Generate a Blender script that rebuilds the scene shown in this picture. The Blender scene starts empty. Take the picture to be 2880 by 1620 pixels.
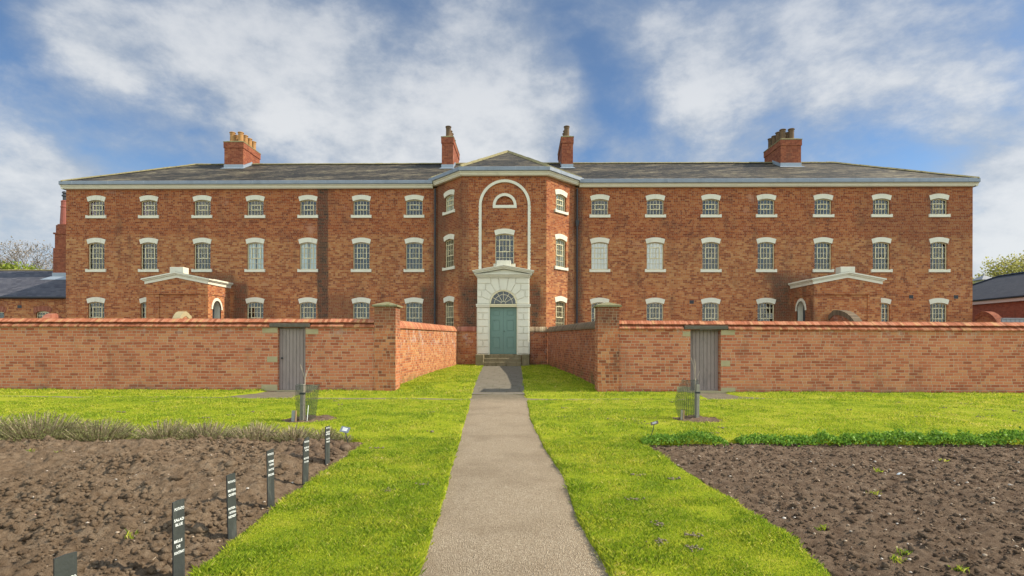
import bpy, math, random
import numpy as np
from mathutils import Vector, Matrix
from mathutils.geometry import delaunay_2d_cdt
random.seed(7); RNG = np.random.default_rng(11)
scene = bpy.context.scene
COL = scene.collection
R = math.radians

# ------------------------------------------------------------------ mesh builder
class MB:
    def __init__(s): s.v = []; s.f = []; s.m = []; s.r = []
    def face(s, pts, mi=0, r=None):
        n = len(s.v); s.v += [tuple(p) for p in pts]
        s.f.append(tuple(range(n, n+len(pts)))); s.m.append(mi); s.r.append(random.random() if r is None else r)
    def hexa(s, b, t, mi=0, r=None):            # bottom ring (ccw from above), top ring
        if r is None: r = random.random()
        n = len(b)
        s.face(list(b)[::-1], mi, r); s.face(t, mi, r)
        for i in range(n):
            j = (i+1) % n; s.face([b[i], b[j], t[j], t[i]], mi, r)
    def box(s, x0, x1, y0, y1, z0, z1, mi=0, r=None):
        s.hexa([(x0,y0,z0),(x1,y0,z0),(x1,y1,z0),(x0,y1,z0)], [(x0,y0,z1),(x1,y0,z1),(x1,y1,z1),(x0,y1,z1)], mi, r)
    def bbox(s, x0, x1, y0, y1, z0, z1, b=.01, mi=0, r=None):     # box with a chamfered front (towards -Y)
        if r is None: r = random.random()
        s.hexa([(x0,y1,z0),(x0,y0+b,z0),(x1,y0+b,z0),(x1,y1,z0)][::1], [(x0,y1,z1),(x0,y0+b,z1),(x1,y0+b,z1),(x1,y1,z1)], mi, r)
        s.poly_front([(x0,z0),(x1,z0),(x1,z1),(x0,z1)], y0, y0+b, b, mi, r)
    def poly_front(s, p, y0, y1, b, mi=0, r=None):                 # chamfered raised polygon facing -Y
        cx = sum(a for a, _ in p)/len(p); cz = sum(c for _, c in p)/len(p)
        q = []
        n = len(p)
        for i in range(n):
            a = Vector(p[i-1]); c = Vector(p[i]); d = Vector(p[(i+1) % n])
            e1 = (c-a).normalized(); e2 = (d-c).normalized()
            n1 = Vector((-e1.y, e1.x)); n2 = Vector((-e2.y, e2.x))
            k = (n1+n2); k = k/(max(.3, k.dot(n1))) if k.length > 1e-6 else n1
            q.append(c+k*b)
        s.face([(x, y0, z) for x, z in q], mi, r)
        for i in range(n):
            j = (i+1) % n
            s.face([(p[i][0], y1, p[i][1]), (p[j][0], y1, p[j][1]), (q[j][0], y0, q[j][1]), (q[i][0], y0, q[i][1])], mi, r)
    def prism_y(s, p, y0, y1, mi=0, r=None):                       # polygon (x,z) ccw seen from -Y, extruded in y
        if r is None: r = random.random()
        n = len(p)
        s.face([(x, y0, z) for x, z in p], mi, r); s.face([(x, y1, z) for x, z in p][::-1], mi, r)
        for i in range(n):
            j = (i+1) % n
            s.face([(p[j][0], y0, p[j][1]), (p[i][0], y0, p[i][1]), (p[i][0], y1, p[i][1]), (p[j][0], y1, p[j][1])], mi, r)
    def tube(s, pts, rad, n=6, mi=0, r=None, cap=True):
        if r is None: r = random.random()
        rings = []
        for i, p in enumerate(pts):
            p = Vector(p)
            d = (Vector(pts[min(i+1, len(pts)-1)])-Vector(pts[max(i-1, 0)])).normalized()
            a = d.orthogonal().normalized() if abs(d.z) < .9 else Vector((1,0,0)).cross(d).normalized()
            b = d.cross(a)
            rr = rad[i] if isinstance(rad, (list, tuple)) else rad
            base = len(s.v)
            for k in range(n):
                t = 2*math.pi*k/n; s.v.append(tuple(p+a*math.cos(t)*rr+b*math.sin(t)*rr))
            rings.append(base)
        for i in range(len(rings)-1):
            for k in range(n):
                l = (k+1) % n
                s.f.append((rings[i]+k, rings[i]+l, rings[i+1]+l, rings[i+1]+k)); s.m.append(mi); s.r.append(r)
        if cap:
            s.f.append(tuple(rings[-1]+k for k in range(n))); s.m.append(mi); s.r.append(r)
            s.f.append(tuple(rings[0]+k for k in reversed(range(n)))); s.m.append(mi); s.r.append(r)
    def lathe(s, cx, cy, prof, n=16, mi=0, r=None):
        if r is None: r = random.random()
        base = len(s.v)
        for rr, z in prof:
            for k in range(n):
                t = 2*math.pi*k/n; s.v.append((cx+rr*math.cos(t), cy+rr*math.sin(t), z))
        for i in range(len(prof)-1):
            for k in range(n):
                l = (k+1) % n
                s.f.append((base+i*n+k, base+i*n+l, base+(i+1)*n+l, base+(i+1)*n+k)); s.m.append(mi); s.r.append(r)
        s.f.append(tuple(base+(len(prof)-1)*n+k for k in range(n))); s.m.append(mi); s.r.append(r)

ORI = {}
def mkmesh(name, mb, mats, origin=(0,0,0), smooth=False, uv=True):
    me = bpy.data.meshes.new(name)
    V = np.array(mb.v, dtype=float).reshape(-1, 3) if len(mb.v) else np.zeros((0, 3))
    O = np.array(origin, dtype=float)
    me.from_pydata([tuple(p) for p in (V-O)], [], mb.f)
    for m in (mats if isinstance(mats, (list, tuple)) else [mats]): me.materials.append(m)
    me.polygons.foreach_set('material_index', mb.m)
    if smooth: me.polygons.foreach_set('use_smooth', [True]*len(mb.f))
    at = me.attributes.new('rnd', 'FLOAT', 'FACE'); at.data.foreach_set('value', mb.r)
    if uv:
        ul = me.uv_layers.new(name='UVMap'); out = []
        for f in mb.f:
            P = [Vector(mb.v[i]) for i in f]
            n = Vector((0,0,0))
            for i in range(len(P)):
                a = P[i]; b = P[(i+1) % len(P)]
                n += Vector(((a.y-b.y)*(a.z+b.z), (a.z-b.z)*(a.x+b.x), (a.x-b.x)*(a.y+b.y)))
            n = n.normalized() if n.length > 0 else Vector((0,0,1))
            t = Vector((0,0,1)).cross(n)
            t = t.normalized() if t.length > .02 else Vector((1,0,0))
            b = n.cross(t)
            for p in P: out += [p.dot(t), p.dot(b)]
        ul.data.foreach_set('uv', out)
    me.update()
    return me
def obj(name, mb, mats, parent=None, smooth=False, origin=None, uv=True):
    if parent is not None: o0 = ORI[parent.name]
    else: o0 = origin or (0,0,0)
    me = mkmesh(name, mb, mats, o0, smooth, uv)
    o = bpy.data.objects.new(name, me); COL.objects.link(o)
    if parent is not None: o.parent = parent
    else: o.location = o0
    ORI[o.name] = o0
    return o
def tag(o, label=None, cat=None, group=None, kind=None):
    if label: o['label'] = label
    if cat: o['category'] = cat
    if group: o['group'] = group
    if kind: o['kind'] = kind
    return o
def thing(name, loc, label, cat, group=None):
    o = bpy.data.objects.new(name, None); COL.objects.link(o); o.location = loc; o.empty_display_size = .2
    ORI[o.name] = tuple(loc); return tag(o, label, cat, group)
def np_obj(name, V, F, mats, attr=None, parent=None, uvxy=False, smooth=False):   # fast: F (n,3) or (n,4) array
    me = bpy.data.meshes.new(name); k = F.shape[1]
    me.vertices.add(len(V)); me.vertices.foreach_set('co', V.astype(np.float32).ravel())
    me.loops.add(F.size); me.loops.foreach_set('vertex_index', F.astype(np.int32).ravel())
    me.polygons.add(len(F)); me.polygons.foreach_set('loop_start', (np.arange(len(F))*k).astype(np.int32))
    try: me.polygons.foreach_set('loop_total', np.full(len(F), k, dtype=np.int32))
    except Exception: pass
    if attr is not None:
        at = me.attributes.new('rnd', 'FLOAT', 'POINT'); at.data.foreach_set('value', attr.astype(np.float32))
    me.materials.append(mats)
    if smooth: me.polygons.foreach_set('use_smooth', np.ones(len(F), dtype=bool))
    me.update(calc_edges=True); me.validate()
    o = bpy.data.objects.new(name, me); COL.objects.link(o)
    if parent is not None:
        o.parent = parent; p = ORI[parent.name]; o.location = (-p[0], -p[1], -p[2])
    return o

# ------------------------------------------------------------------ materials
class NT:
    def __init__(s, name):
        s.mat = bpy.data.materials.new(name); s.mat.use_nodes = True; s.t = s.mat.node_tree
        s.t.nodes.clear(); s.out = s.t.nodes.new('ShaderNodeOutputMaterial')
    def n(s, ty, **k):
        nd = s.t.nodes.new(ty)
        for a, b in k.items(): setattr(nd, a, b)
        return nd
    def L(s, a, b): s.t.links.new(a, b)
    def put(s, sock, v):
        if isinstance(v, bpy.types.NodeSocket): s.L(v, sock)
        elif isinstance(v, (tuple, list)):
            v = tuple(v); 
            if len(sock.default_value) == 4 and len(v) == 3: v = v+(1,)
            sock.default_value = v
        else: sock.default_value = v
    def m(s, op, a, b=None, c=None, clamp=False):
        nd = s.n('ShaderNodeMath', operation=op, use_clamp=clamp); s.put(nd.inputs[0], a)
        if b is not None: s.put(nd.inputs[1], b)
        if c is not None: s.put(nd.inputs[2], c)
        return nd.outputs[0]
    def vec(s, x, y, z=0.):
        nd = s.n('ShaderNodeCombineXYZ'); s.put(nd.inputs[0], x); s.put(nd.inputs[1], y); s.put(nd.inputs[2], z); return nd.outputs[0]
    def sep(s, v):
        nd = s.n('ShaderNodeSeparateXYZ'); s.L(v, nd.inputs[0]); return nd.outputs
    def mix(s, f, a, b, mode='MIX'):
        nd = s.n('ShaderNodeMix', data_type='RGBA', blend_type=mode)
        s.put(nd.inputs[0], f); s.put(nd.inputs[6], a); s.put(nd.inputs[7], b); return nd.outputs[2]
    def wn(s, v):
        nd = s.n('ShaderNodeTexWhiteNoise', noise_dimensions='3D'); s.L(v, nd.inputs[0]); return nd.outputs
    def noise(s, v, sc, det=3., rough=.55):
        nd = s.n('ShaderNodeTexNoise'); s.put(nd.inputs['Vector'], v); s.put(nd.inputs['Scale'], float(sc))
        nd.inputs['Detail'].default_value = det; nd.inputs['Roughness'].default_value = rough; return nd.outputs[0]
    def ramp(s, f, stops, interp='LINEAR'):
        nd = s.n('ShaderNodeValToRGB'); cr = nd.color_ramp; cr.interpolation = interp
        while len(cr.elements) > 1: cr.elements.remove(cr.elements[-1])
        for i, (p, c) in enumerate(stops):
            e = cr.elements[0] if i == 0 else cr.elements.new(p)
            e.position = p; e.color = tuple(c)+(1,) if len(c) == 3 else c
        s.put(nd.inputs[0], f); return nd.outputs[0]
    def ss(s, x, a, b):       # smoothstep a->b
        nd = s.n('ShaderNodeMapRange', interpolation_type='SMOOTHSTEP'); s.put(nd.inputs[0], x)
        s.put(nd.inputs[1], a); s.put(nd.inputs[2], b); return nd.outputs[0]
    def pos(s): return s.n('ShaderNodeNewGeometry').outputs['Position']
    def uv(s): return s.n('ShaderNodeUVMap').outputs[0]
    def attr(s): return s.n('ShaderNodeAttribute', attribute_name='rnd').outputs['Fac']
    def scale(s, v, k):
        nd = s.n('ShaderNodeVectorMath', operation='MULTIPLY'); s.L(v, nd.inputs[0]); nd.inputs[1].default_value = k; return nd.outputs[0]
    def done(s, col, rough=.8, bump=None, bd=.01, spec=.3, bs=1., metal=0., trans=None):
        p = s.n('ShaderNodeBsdfPrincipled'); s.put(p.inputs['Base Color'], col); s.put(p.inputs['Roughness'], rough)
        s.put(p.inputs['Specular IOR Level'], spec); s.put(p.inputs['Metallic'], metal)
        if bump is not None:
            b = s.n('ShaderNodeBump'); s.L(bump, b.inputs['Height']); b.inputs['Distance'].default_value = bd; b.inputs['Strength'].default_value = bs
            s.L(b.outputs[0], p.inputs['Normal'])
        o = p.outputs[0]
        if trans is not None:
            t = s.n('ShaderNodeBsdfTranslucent'); s.put(t.inputs[0], trans[0])
            ms = s.n('ShaderNodeMixShader'); ms.inputs[0].default_value = trans[1]; s.L(o, ms.inputs[1]); s.L(t.outputs[0], ms.inputs[2]); o = ms.outputs[0]
        s.L(o, s.out.inputs[0]); return s.mat

def bricks(name, pal, mortar, bw=.235, bh=.082, joint=.005, seed=0., big=.35, stains=(), zones=(), efflo=None, split=.55, moss=None, vari=.40):
    s = NT(name); uv = s.uv(); u, v, _ = s.sep(uv)
    P = s.pos(); px, py, pz = s.sep(P)
    wob = s.m('MULTIPLY', s.m('SUBTRACT', s.noise(uv, .7, 2.), .5), .05)
    vv = s.m('DIVIDE', s.m('ADD', v, wob), bh); row = s.m('FLOOR', vv); fv = s.m('FRACT', vv)
    rn = s.wn(s.vec(row, seed, 3.3))[0]
    uu = s.m('ADD', s.m('DIVIDE', u, bw), s.m('ADD', s.m('MULTIPLY', row, .5), s.m('MULTIPLY', rn, .3)))
    cu = s.m('FLOOR', uu); fu = s.m('FRACT', uu)
    sp = s.m('GREATER_THAN', s.wn(s.vec(cu, row, seed+1.7))[0], split)
    f2 = s.m('FRACT', s.m('MULTIPLY', fu, 2.))
    fu2 = s.m('ADD', fu, s.m('MULTIPLY', sp, s.m('SUBTRACT', f2, fu)))
    du = s.m('MULTIPLY', s.m('MINIMUM', fu2, s.m('SUBTRACT', 1., fu2)), s.m('SUBTRACT', bw, s.m('MULTIPLY', sp, bw*.5)))
    half = s.m('MULTIPLY', s.m('FLOOR', s.m('MULTIPLY', fu, 2.)), sp)
    idv = s.wn(s.vec(s.m('ADD', cu, s.m('MULTIPLY', half, .37)), row, seed+9.1))
    dv = s.m('MULTIPLY', s.m('MINIMUM', fv, s.m('SUBTRACT', 1., fv)), bh)
    jn = s.m('MULTIPLY', s.m('SUBTRACT', s.noise(uv, 55., 2.), .5), .007)
    d = s.m('ADD', s.m('MINIMUM', du, dv), jn)
    mm = s.m('SUBTRACT', 1., s.ss(d, joint*.55, joint*1.5))
    bn = s.noise(P, .9, 4., .6)
    idx = s.m('ADD', s.m('ADD', .5-vari, s.m('MULTIPLY', s.m('ADD', idv[0], s.sep(idv[1])[0]), vari)), s.m('MULTIPLY', s.m('SUBTRACT', bn, .5), big*2), clamp=True)
    n = len(pal); stops = [(i/(n-1), c) for i, c in enumerate(pal)]
    col = s.ramp(idx, stops)
    fine = s.m('ADD', .72, s.m('MULTIPLY', s.noise(uv, 38., 4., .65), .56))
    col = s.mix(1., col, s.vec(fine, fine, fine), 'MULTIPLY')
    mcol = s.mix(s.noise(P, 2.3, 3.), mortar, tuple(c*.55 for c in mortar))
    for ax, a, b, tint in zones:
        k = s.ss(s.m('ADD', (px, py, pz)[ax], s.m('MULTIPLY', s.m('SUBTRACT', s.noise(P, .35, 3.), .5), 1.2)), a, b)
        col = s.mix(k, col, s.mix(1., col, tint, 'MULTIPLY'))
    col = s.mix(mm, col, mcol)
    if efflo:       # pale salt patches
        z0, z1, amt = efflo
        k = s.m('MULTIPLY', s.m('MULTIPLY', s.ss(pz, z0, z1), s.ss(s.noise(P, 3.2, 5., .65), .52, .68)), amt)
        col = s.mix(k, col, (.50,.42,.38))
    else:
        k = s.m('MULTIPLY', s.ss(s.noise(P, .6, 5., .7), .60, .72), .35)
        col = s.mix(k, col, (.46,.27,.20))
    grime = s.m('MULTIPLY', s.ss(s.noise(s.scale(P, (1., 1., .35)), 1.4, 5., .65), .50, .76), .45)
    col = s.mix(grime, col, (.085,.05,.035))
    for (x0, x1, z0, z1, soft, amt) in stains:
        wx = s.m('ADD', px, s.m('MULTIPLY', s.m('SUBTRACT', s.noise(s.scale(P, (1,1,.6)), 2.2, 4.), .5), soft*1.8))
        wz = s.m('ADD', pz, s.m('MULTIPLY', s.m('SUBTRACT', s.noise(P, 1.3, 4.), .5), soft*2.))
        k = s.m('MULTIPLY', s.m('MULTIPLY', s.ss(wx, x0-soft*.5, x0+soft*.5), s.m('SUBTRACT', 1., s.ss(wx, x1-soft*.5, x1+soft*.5))),
                s.m('MULTIPLY', s.ss(wz, z0-soft, z0+soft), s.m('SUBTRACT', 1., s.ss(wz, z1-soft, z1+soft))))
        k = s.m('MULTIPLY', k, s.m('ADD', .45, s.m('MULTIPLY', idv[0], .55)))
        k = s.m('MULTIPLY', s.m('MULTIPLY', k, amt), s.m('SUBTRACT', 1., s.m('MULTIPLY', mm, .55)))
        col = s.mix(k, col, (.035,.027,.025))
    if moss:
        k = s.m('MULTIPLY', s.m('SUBTRACT', 1., s.ss(pz, moss[0], moss[1])), s.ss(s.noise(P, 2.1, 4.), .42, .65))
        col = s.mix(s.m('MULTIPLY', k, .75), col, moss[2])
    h = s.m('ADD', s.m('SUBTRACT', 1., mm), s.m('MULTIPLY', s.noise(uv, 45., 4.), .35))
    return s.done(col, .92, h, .008, .2, .8)

def slates(name, pal, bw, bh, streak=.5, seed=0., gap=(.03,.028,.025), lichen=None):
    s = NT(name); uv = s.uv(); u, v, _ = s.sep(uv); P = s.pos()
    vv = s.m('DIVIDE', v, bh); row = s.m('FLOOR', vv); fv = s.m('FRACT', vv)
    uu = s.m('ADD', s.m('DIVIDE', u, bw), s.m('ADD', s.m('MULTIPLY', row, .5), s.m('MULTIPLY', s.wn(s.vec(row, seed, 1.))[0], .2)))
    cu = s.m('FLOOR', uu); fu = s.m('FRACT', uu)
    idv = s.wn(s.vec(cu, row, seed+2.))[0]
    st = s.noise(s.vec(s.m('ADD', s.m('MULTIPLY', u, .35), s.m('MULTIPLY', v, -.55)), s.m('MULTIPLY', v, .5), seed), 1.6, 5., .65)
    idx = s.m('ADD', s.m('MULTIPLY', idv, 1-streak), s.m('MULTIPLY', s.ss(st, .3, .7), streak), clamp=True)
    n = len(pal); col = s.ramp(idx, [(i/(n-1), c) for i, c in enumerate(pal)])
    if lichen:
        col = s.mix(s.m('MULTIPLY', s.ss(s.noise(P, 5., 5., .7), .55, .7), lichen[1]), col, lichen[0])
    e = s.m('MULTIPLY', s.m('MINIMUM', fu, s.m('SUBTRACT', 1., fu)), bw)
    mm = s.m('MAXIMUM', s.m('SUBTRACT', 1., s.ss(e, .002, .007)), s.m('MULTIPLY', s.m('SUBTRACT', 1., s.ss(s.m('MULTIPLY', fv, bh), .008, .03)), .9))
    col = s.mix(s.m('MULTIPLY', mm, .85), col, gap)
    h = s.m('ADD', s.m('MULTIPLY', s.m('SUBTRACT', 1., fv), 1.), s.m('MULTIPLY', idv, .4))
    return s.done(col, .7, h, .012, .35, .8)

def plain(name, c, rough=.6, var=.15, sc=4., spec=.4, bump=None, dirt=None, metal=0.):
    s = NT(name); P = s.pos(); n = s.noise(P, sc, 5., .6)
    f = s.m('ADD', 1-var, s.m('MULTIPLY', n, 2*var)); col = s.mix(1., c, s.vec(f, f, f), 'MULTIPLY')
    if dirt: col = s.mix(s.m('MULTIPLY', s.ss(s.noise(s.scale(P, (1,1,.3)), dirt[2], 5., .7), .5, .72), dirt[1]), col, dirt[0])
    return s.done(col, rough, s.noise(P, bump[0], 4.) if bump else None, bump[1] if bump else .01, spec, metal=metal)

FPAL = [(.085,.035,.02),(.19,.055,.024),(.275,.085,.032),(.335,.118,.043),(.38,.155,.058),(.43,.205,.082),(.48,.29,.14)]
UPST = [(-10.72,-10.15,-1,10.2,.10,.95), (-4.75,-3.9,0,10,.5,.55), (-2.95,-2.1,0,4.3,.5,.95), (.35,.95,0,4.3,.5,.95),
        (2.7,3.15,0,9.6,.35,.8), (-15.2,-14.4,0,4.6,.35,.85), (12.9,13.9,0,4.7,.4,.85), (-16.6,-15.1,4.45,4.95,.25,.7),(12.5,15.0,4.5,4.95,.25,.6),
        (-10.4,-8.2,2.2,3.9,.5,.55), (-5.3,-4.4,1,4.4,.3,.8), (17.5,23.2,6.2,9.0,1.2,.28), (-13.9,-13.0,2,4.2,.5,.4),(-3.1,-2.6,2,9.4,.2,.4),(-4.6,-3.0,4.5,9.3,.5,.35)]
M = {}
M['facade'] = bricks('brick_facade', FPAL, (.40,.29,.19), stains=UPST, zones=[(2, 6.75, 7.0, (.86,.68,.62)), (2, 4.6, 4.0, (1.08,1.02,1.0))], seed=1., big=.15, vari=.33)
M['front'] = bricks('brick_front_wall', [(.17,.06,.035),(.31,.088,.045),(.41,.122,.060),(.46,.152,.078),(.49,.18,.09),(.50,.21,.10),(.52,.26,.13)], (.58,.43,.30), bw=.25, bh=.0815, joint=.0062, seed=4., big=.12, vari=.34, efflo=(1.4,1.78,.45), split=.78, moss=(-.05,.22,(.17,.11,.08)))
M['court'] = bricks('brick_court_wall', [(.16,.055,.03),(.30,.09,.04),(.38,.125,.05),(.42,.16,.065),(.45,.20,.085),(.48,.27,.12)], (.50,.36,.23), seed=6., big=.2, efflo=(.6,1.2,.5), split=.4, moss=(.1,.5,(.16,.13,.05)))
M['courtd'] = bricks('brick_court_wall_dark', [(.12,.045,.028),(.23,.065,.034),(.31,.095,.044),(.35,.125,.055),(.38,.16,.07)], (.42,.29,.19), seed=7., big=.2, efflo=(.2,.9,.25), split=.4, moss=(.3,.6,(.09,.09,.04)))  # darker palette than the other court brick, used on the right-hand walls
M['pier'] = bricks('brick_pillar', [(.11,.045,.03),(.26,.08,.038),(.38,.118,.052),(.45,.155,.068),(.48,.19,.085),(.50,.25,.12)], (.54,.40,.27), bw=.22, seed=8., big=.15, split=.5, stains=[(-5,4,1.85,3,.3,.6)])
M['chim'] = bricks('brick_chimney', [(.16,.045,.026),(.22,.062,.034),(.27,.082,.042),(.31,.11,.052)], (.34,.17,.11), seed=12., big=.12, joint=.004)
M['newbrick'] = bricks('brick_newer', [(.22,.07,.05),(.27,.09,.06),(.31,.11,.075)], (.27,.15,.12), seed=15., big=.1, joint=.004)
M['roof'] = slates('slate_main', [(.010,.009,.008),(.018,.016,.013),(.048,.038,.028),(.11,.088,.058),(.21,.175,.11)], .34, .16, .6, 1., lichen=((.27,.24,.13),.5))
M['roofb'] = slates('slate_blue', [(.045,.045,.06),(.06,.06,.08),(.08,.08,.10),(.10,.097,.115)], .3, .19, .35, 3.)
M['roofd'] = slates('slate_charcoal', [(.035,.037,.05),(.045,.047,.06),(.055,.057,.07)], .3, .17, .2, 5.)
M['white'] = plain('white_masonry_paint', (.62,.59,.49), .65, .10, 3., .3, (30,.003), ((.42,.40,.33),.35,2.2))
M['cream'] = plain('cream_joinery_paint', (.62,.55,.36), .5, .06, 6.)
M['lead'] = plain('lead_sheet', (.19,.22,.27), .5, .22, 2.5, .5, (3,.02), ((.10,.12,.15),.5,3.))
M['leadl'] = plain('new_lead', (.24,.28,.34), .5, .15, 4., .5)
M['moss'] = plain('mossy_mortar', (.23,.20,.11), .95, .4, 9., .1, (20,.02), ((.07,.06,.04),.8,6.))
M['pot'] = plain('buff_pot', (.36,.19,.075), .8, .2, 5., .2, None, ((.16,.10,.05),.6,4.))
M['potd'] = plain('sooty_pot', (.13,.08,.045), .8, .25, 5., .2, None, ((.04,.035,.03),.8,4.))
M['potr'] = plain('red_pot', (.24,.07,.05), .7, .15, 5.)
M['black'] = plain('dark_iron', (.025,.027,.035), .5, .2)
M['door'] = plain('sage_door_paint', (.125,.205,.175), .5, .08, 3., .35, (25,.002))
M['gate'] = plain('taupe_gate_paint', (.25,.20,.19), .7, .14, 3., .3, (30,.004), ((.09,.08,.075),.5,5.))
M['stone'] = plain('weathered_stone', (.20,.165,.10), .95, .3, 5., .2, (14,.02), ((.07,.065,.03),.8,3.))
M['quoin'] = plain('buff_quoin_stone', (.36,.30,.18), .95, .15, 6., .2, (20,.008))
M['caps'] = plain('mossy_cap_stone', (.22,.20,.12), .95, .3, 7., .1, (16,.02), ((.15,.14,.04),.8,5.))
M['darkband'] = plain('blackened_stone', (.12,.105,.085), .95, .5, 9., .1, (16,.02))
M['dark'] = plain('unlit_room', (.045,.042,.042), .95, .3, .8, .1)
M['inner'] = plain('distempered_reveal', (.30,.29,.27), .9, .05)
M['curtain'] = plain('pale_blue_curtain', (.74,.82,.82), .95, .12, 6.)
M['purple'] = plain('purple_curtain', (.18,.07,.15), .95, .12, 6.)
M['blind'] = plain('white_roller_blind', (.86,.86,.83), .95, .03)
M['metal'] = plain('grey_metal', (.26,.26,.28), .5, .1, 3.)
M['pale'] = plain('pale_fascia', (.55,.50,.50), .6, .05)
M['slate'] = plain('label_slate', (.034,.038,.037), .6, .25, 14., .4, (50,.002), ((.11,.115,.105),.5,12.))
M['sedge'] = plain('label_edge', (.02,.02,.022), .8, .1)
M['ink'] = plain('white_lettering', (.80,.82,.82), .7, .04)
M['plate'] = plain('grey_plaque', (.13,.15,.18), .7, .1, 4., .1)
M['plateb'] = plain('brown_plaque', (.16,.12,.10), .7, .1, 4., .1)
M['bark'] = plain('grey_bark', (.34,.28,.22), .95, .3, 30.)
M['stake'] = plain('weathered_stake', (.30,.27,.23), .95, .3, 20., .1, (60,.004))
M['net'] = plain('black_netting', (.03,.045,.035), .6, .1)
M['wood'] = plain('raw_wood', (.42,.27,.15), .9, .2, 20.)
M['cast'] = plain('worm_cast_soil', (.17,.14,.085), .95, .3, 40.)
M['branch'] = plain('bare_branches', (.16,.13,.11), .95, .2, 5.)

def glass():
    s = NT('window_glass'); P = s.pos()
    fr = s.n('ShaderNodeFresnel'); fr.inputs[0].default_value = 1.68
    b = s.n('ShaderNodeBump'); s.L(s.noise(P, 3.5, 2.), b.inputs['Height']); b.inputs['Distance'].default_value = .012; b.inputs['Strength'].default_value = .5
    g = s.n('ShaderNodeBsdfGlossy'); g.inputs['Roughness'].default_value = .03; g.inputs['Color'].default_value = (.9,.93,1,1)
    s.L(b.outputs[0], g.inputs['Normal'])
    t = s.n('ShaderNodeBsdfTransparent'); t.inputs[0].default_value = (.95,.96,.97,1)
    ms = s.n('ShaderNodeMixShader'); s.L(fr.outputs[0], ms.inputs[0]); s.L(t.outputs[0], ms.inputs[1]); s.L(g.outputs[0], ms.inputs[2])
    s.L(ms.outputs[0], s.out.inputs[0]); return s.mat
M['glass'] = glass()
def coping_mat(name, pal, amt):
    s = NT(name); P = s.pos(); c = s.ramp(s.attr(), [(i/(len(pal)-1), k) for i, k in enumerate(pal)])
    c = s.mix(s.m('MULTIPLY', s.ss(s.noise(P, 4., 5., .7), .5, .72), amt), c, (.10,.075,.045))
    f = s.m('ADD', .8, s.m('MULTIPLY', s.noise(P, 40., 3.), .4))
    return s.done(s.mix(1., c, s.vec(f, f, f), 'MULTIPLY'), .9, s.noise(P, 50., 3.), .004, .2)
M['cop'] = coping_mat('coping_brick', [(.25,.08,.04),(.36,.12,.06),(.42,.155,.085),(.46,.19,.11),(.46,.24,.11)], .45)
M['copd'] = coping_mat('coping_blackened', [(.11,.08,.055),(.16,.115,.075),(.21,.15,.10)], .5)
M['copl'] = coping_mat('coping_lichen', [(.16,.10,.06),(.30,.22,.14),(.40,.33,.22)], .6)
M['archb'] = coping_mat('arch_brick', [(.26,.09,.055),(.33,.12,.08),(.38,.16,.10)], .3)

def grass_mats():
    def tone(s, P):
        a = s.noise(P, .42, 5., .62); b = s.noise(s.scale(P, (1,1,0)), 2.6, 4., .6)
        return s.m('ADD', s.m('MULTIPLY', a, .5), s.m('MULTIPLY', b, .5))
    s = NT('lawn_turf'); P = s.pos(); t = tone(s, P)
    c = s.ramp(t, [(.3,(.15,.20,.010)),(.5,(.26,.30,.014)),(.72,(.38,.34,.05))])
    f = s.m('ADD', .45, s.m('MULTIPLY', s.noise(P, 90., 4., .7), 1.1)); c = s.mix(1., c, s.vec(f, f, f), 'MULTIPLY')
    px, py, pz = s.sep(P)
    turf = s.done(c, .95, s.noise(P, 45., 4., .7), .02, .1)
    s = NT('grass_blades'); P = s.pos(); t = tone(s, P)
    c = s.ramp(t, [(.30,(.18,.30,.016)),(.45,(.33,.43,.026)),(.58,(.48,.52,.04)),(.68,(.62,.57,.15))])
    c2 = s.ramp(s.attr(), [(0.,(.28,.36,.5)),(.45,(.8,.88,.9)),(.9,(1.35,1.2,1.4)),(.95,(1.5,1.1,3.5)),(1.,(1.8,1.3,6.))])
    c = s.mix(1., c, c2, 'MULTIPLY')
    bl = s.done(c, .55, None, spec=.25, trans=(c, .48))
    return turf, bl
M['turf'], M['blade'] = grass_mats()
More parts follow.
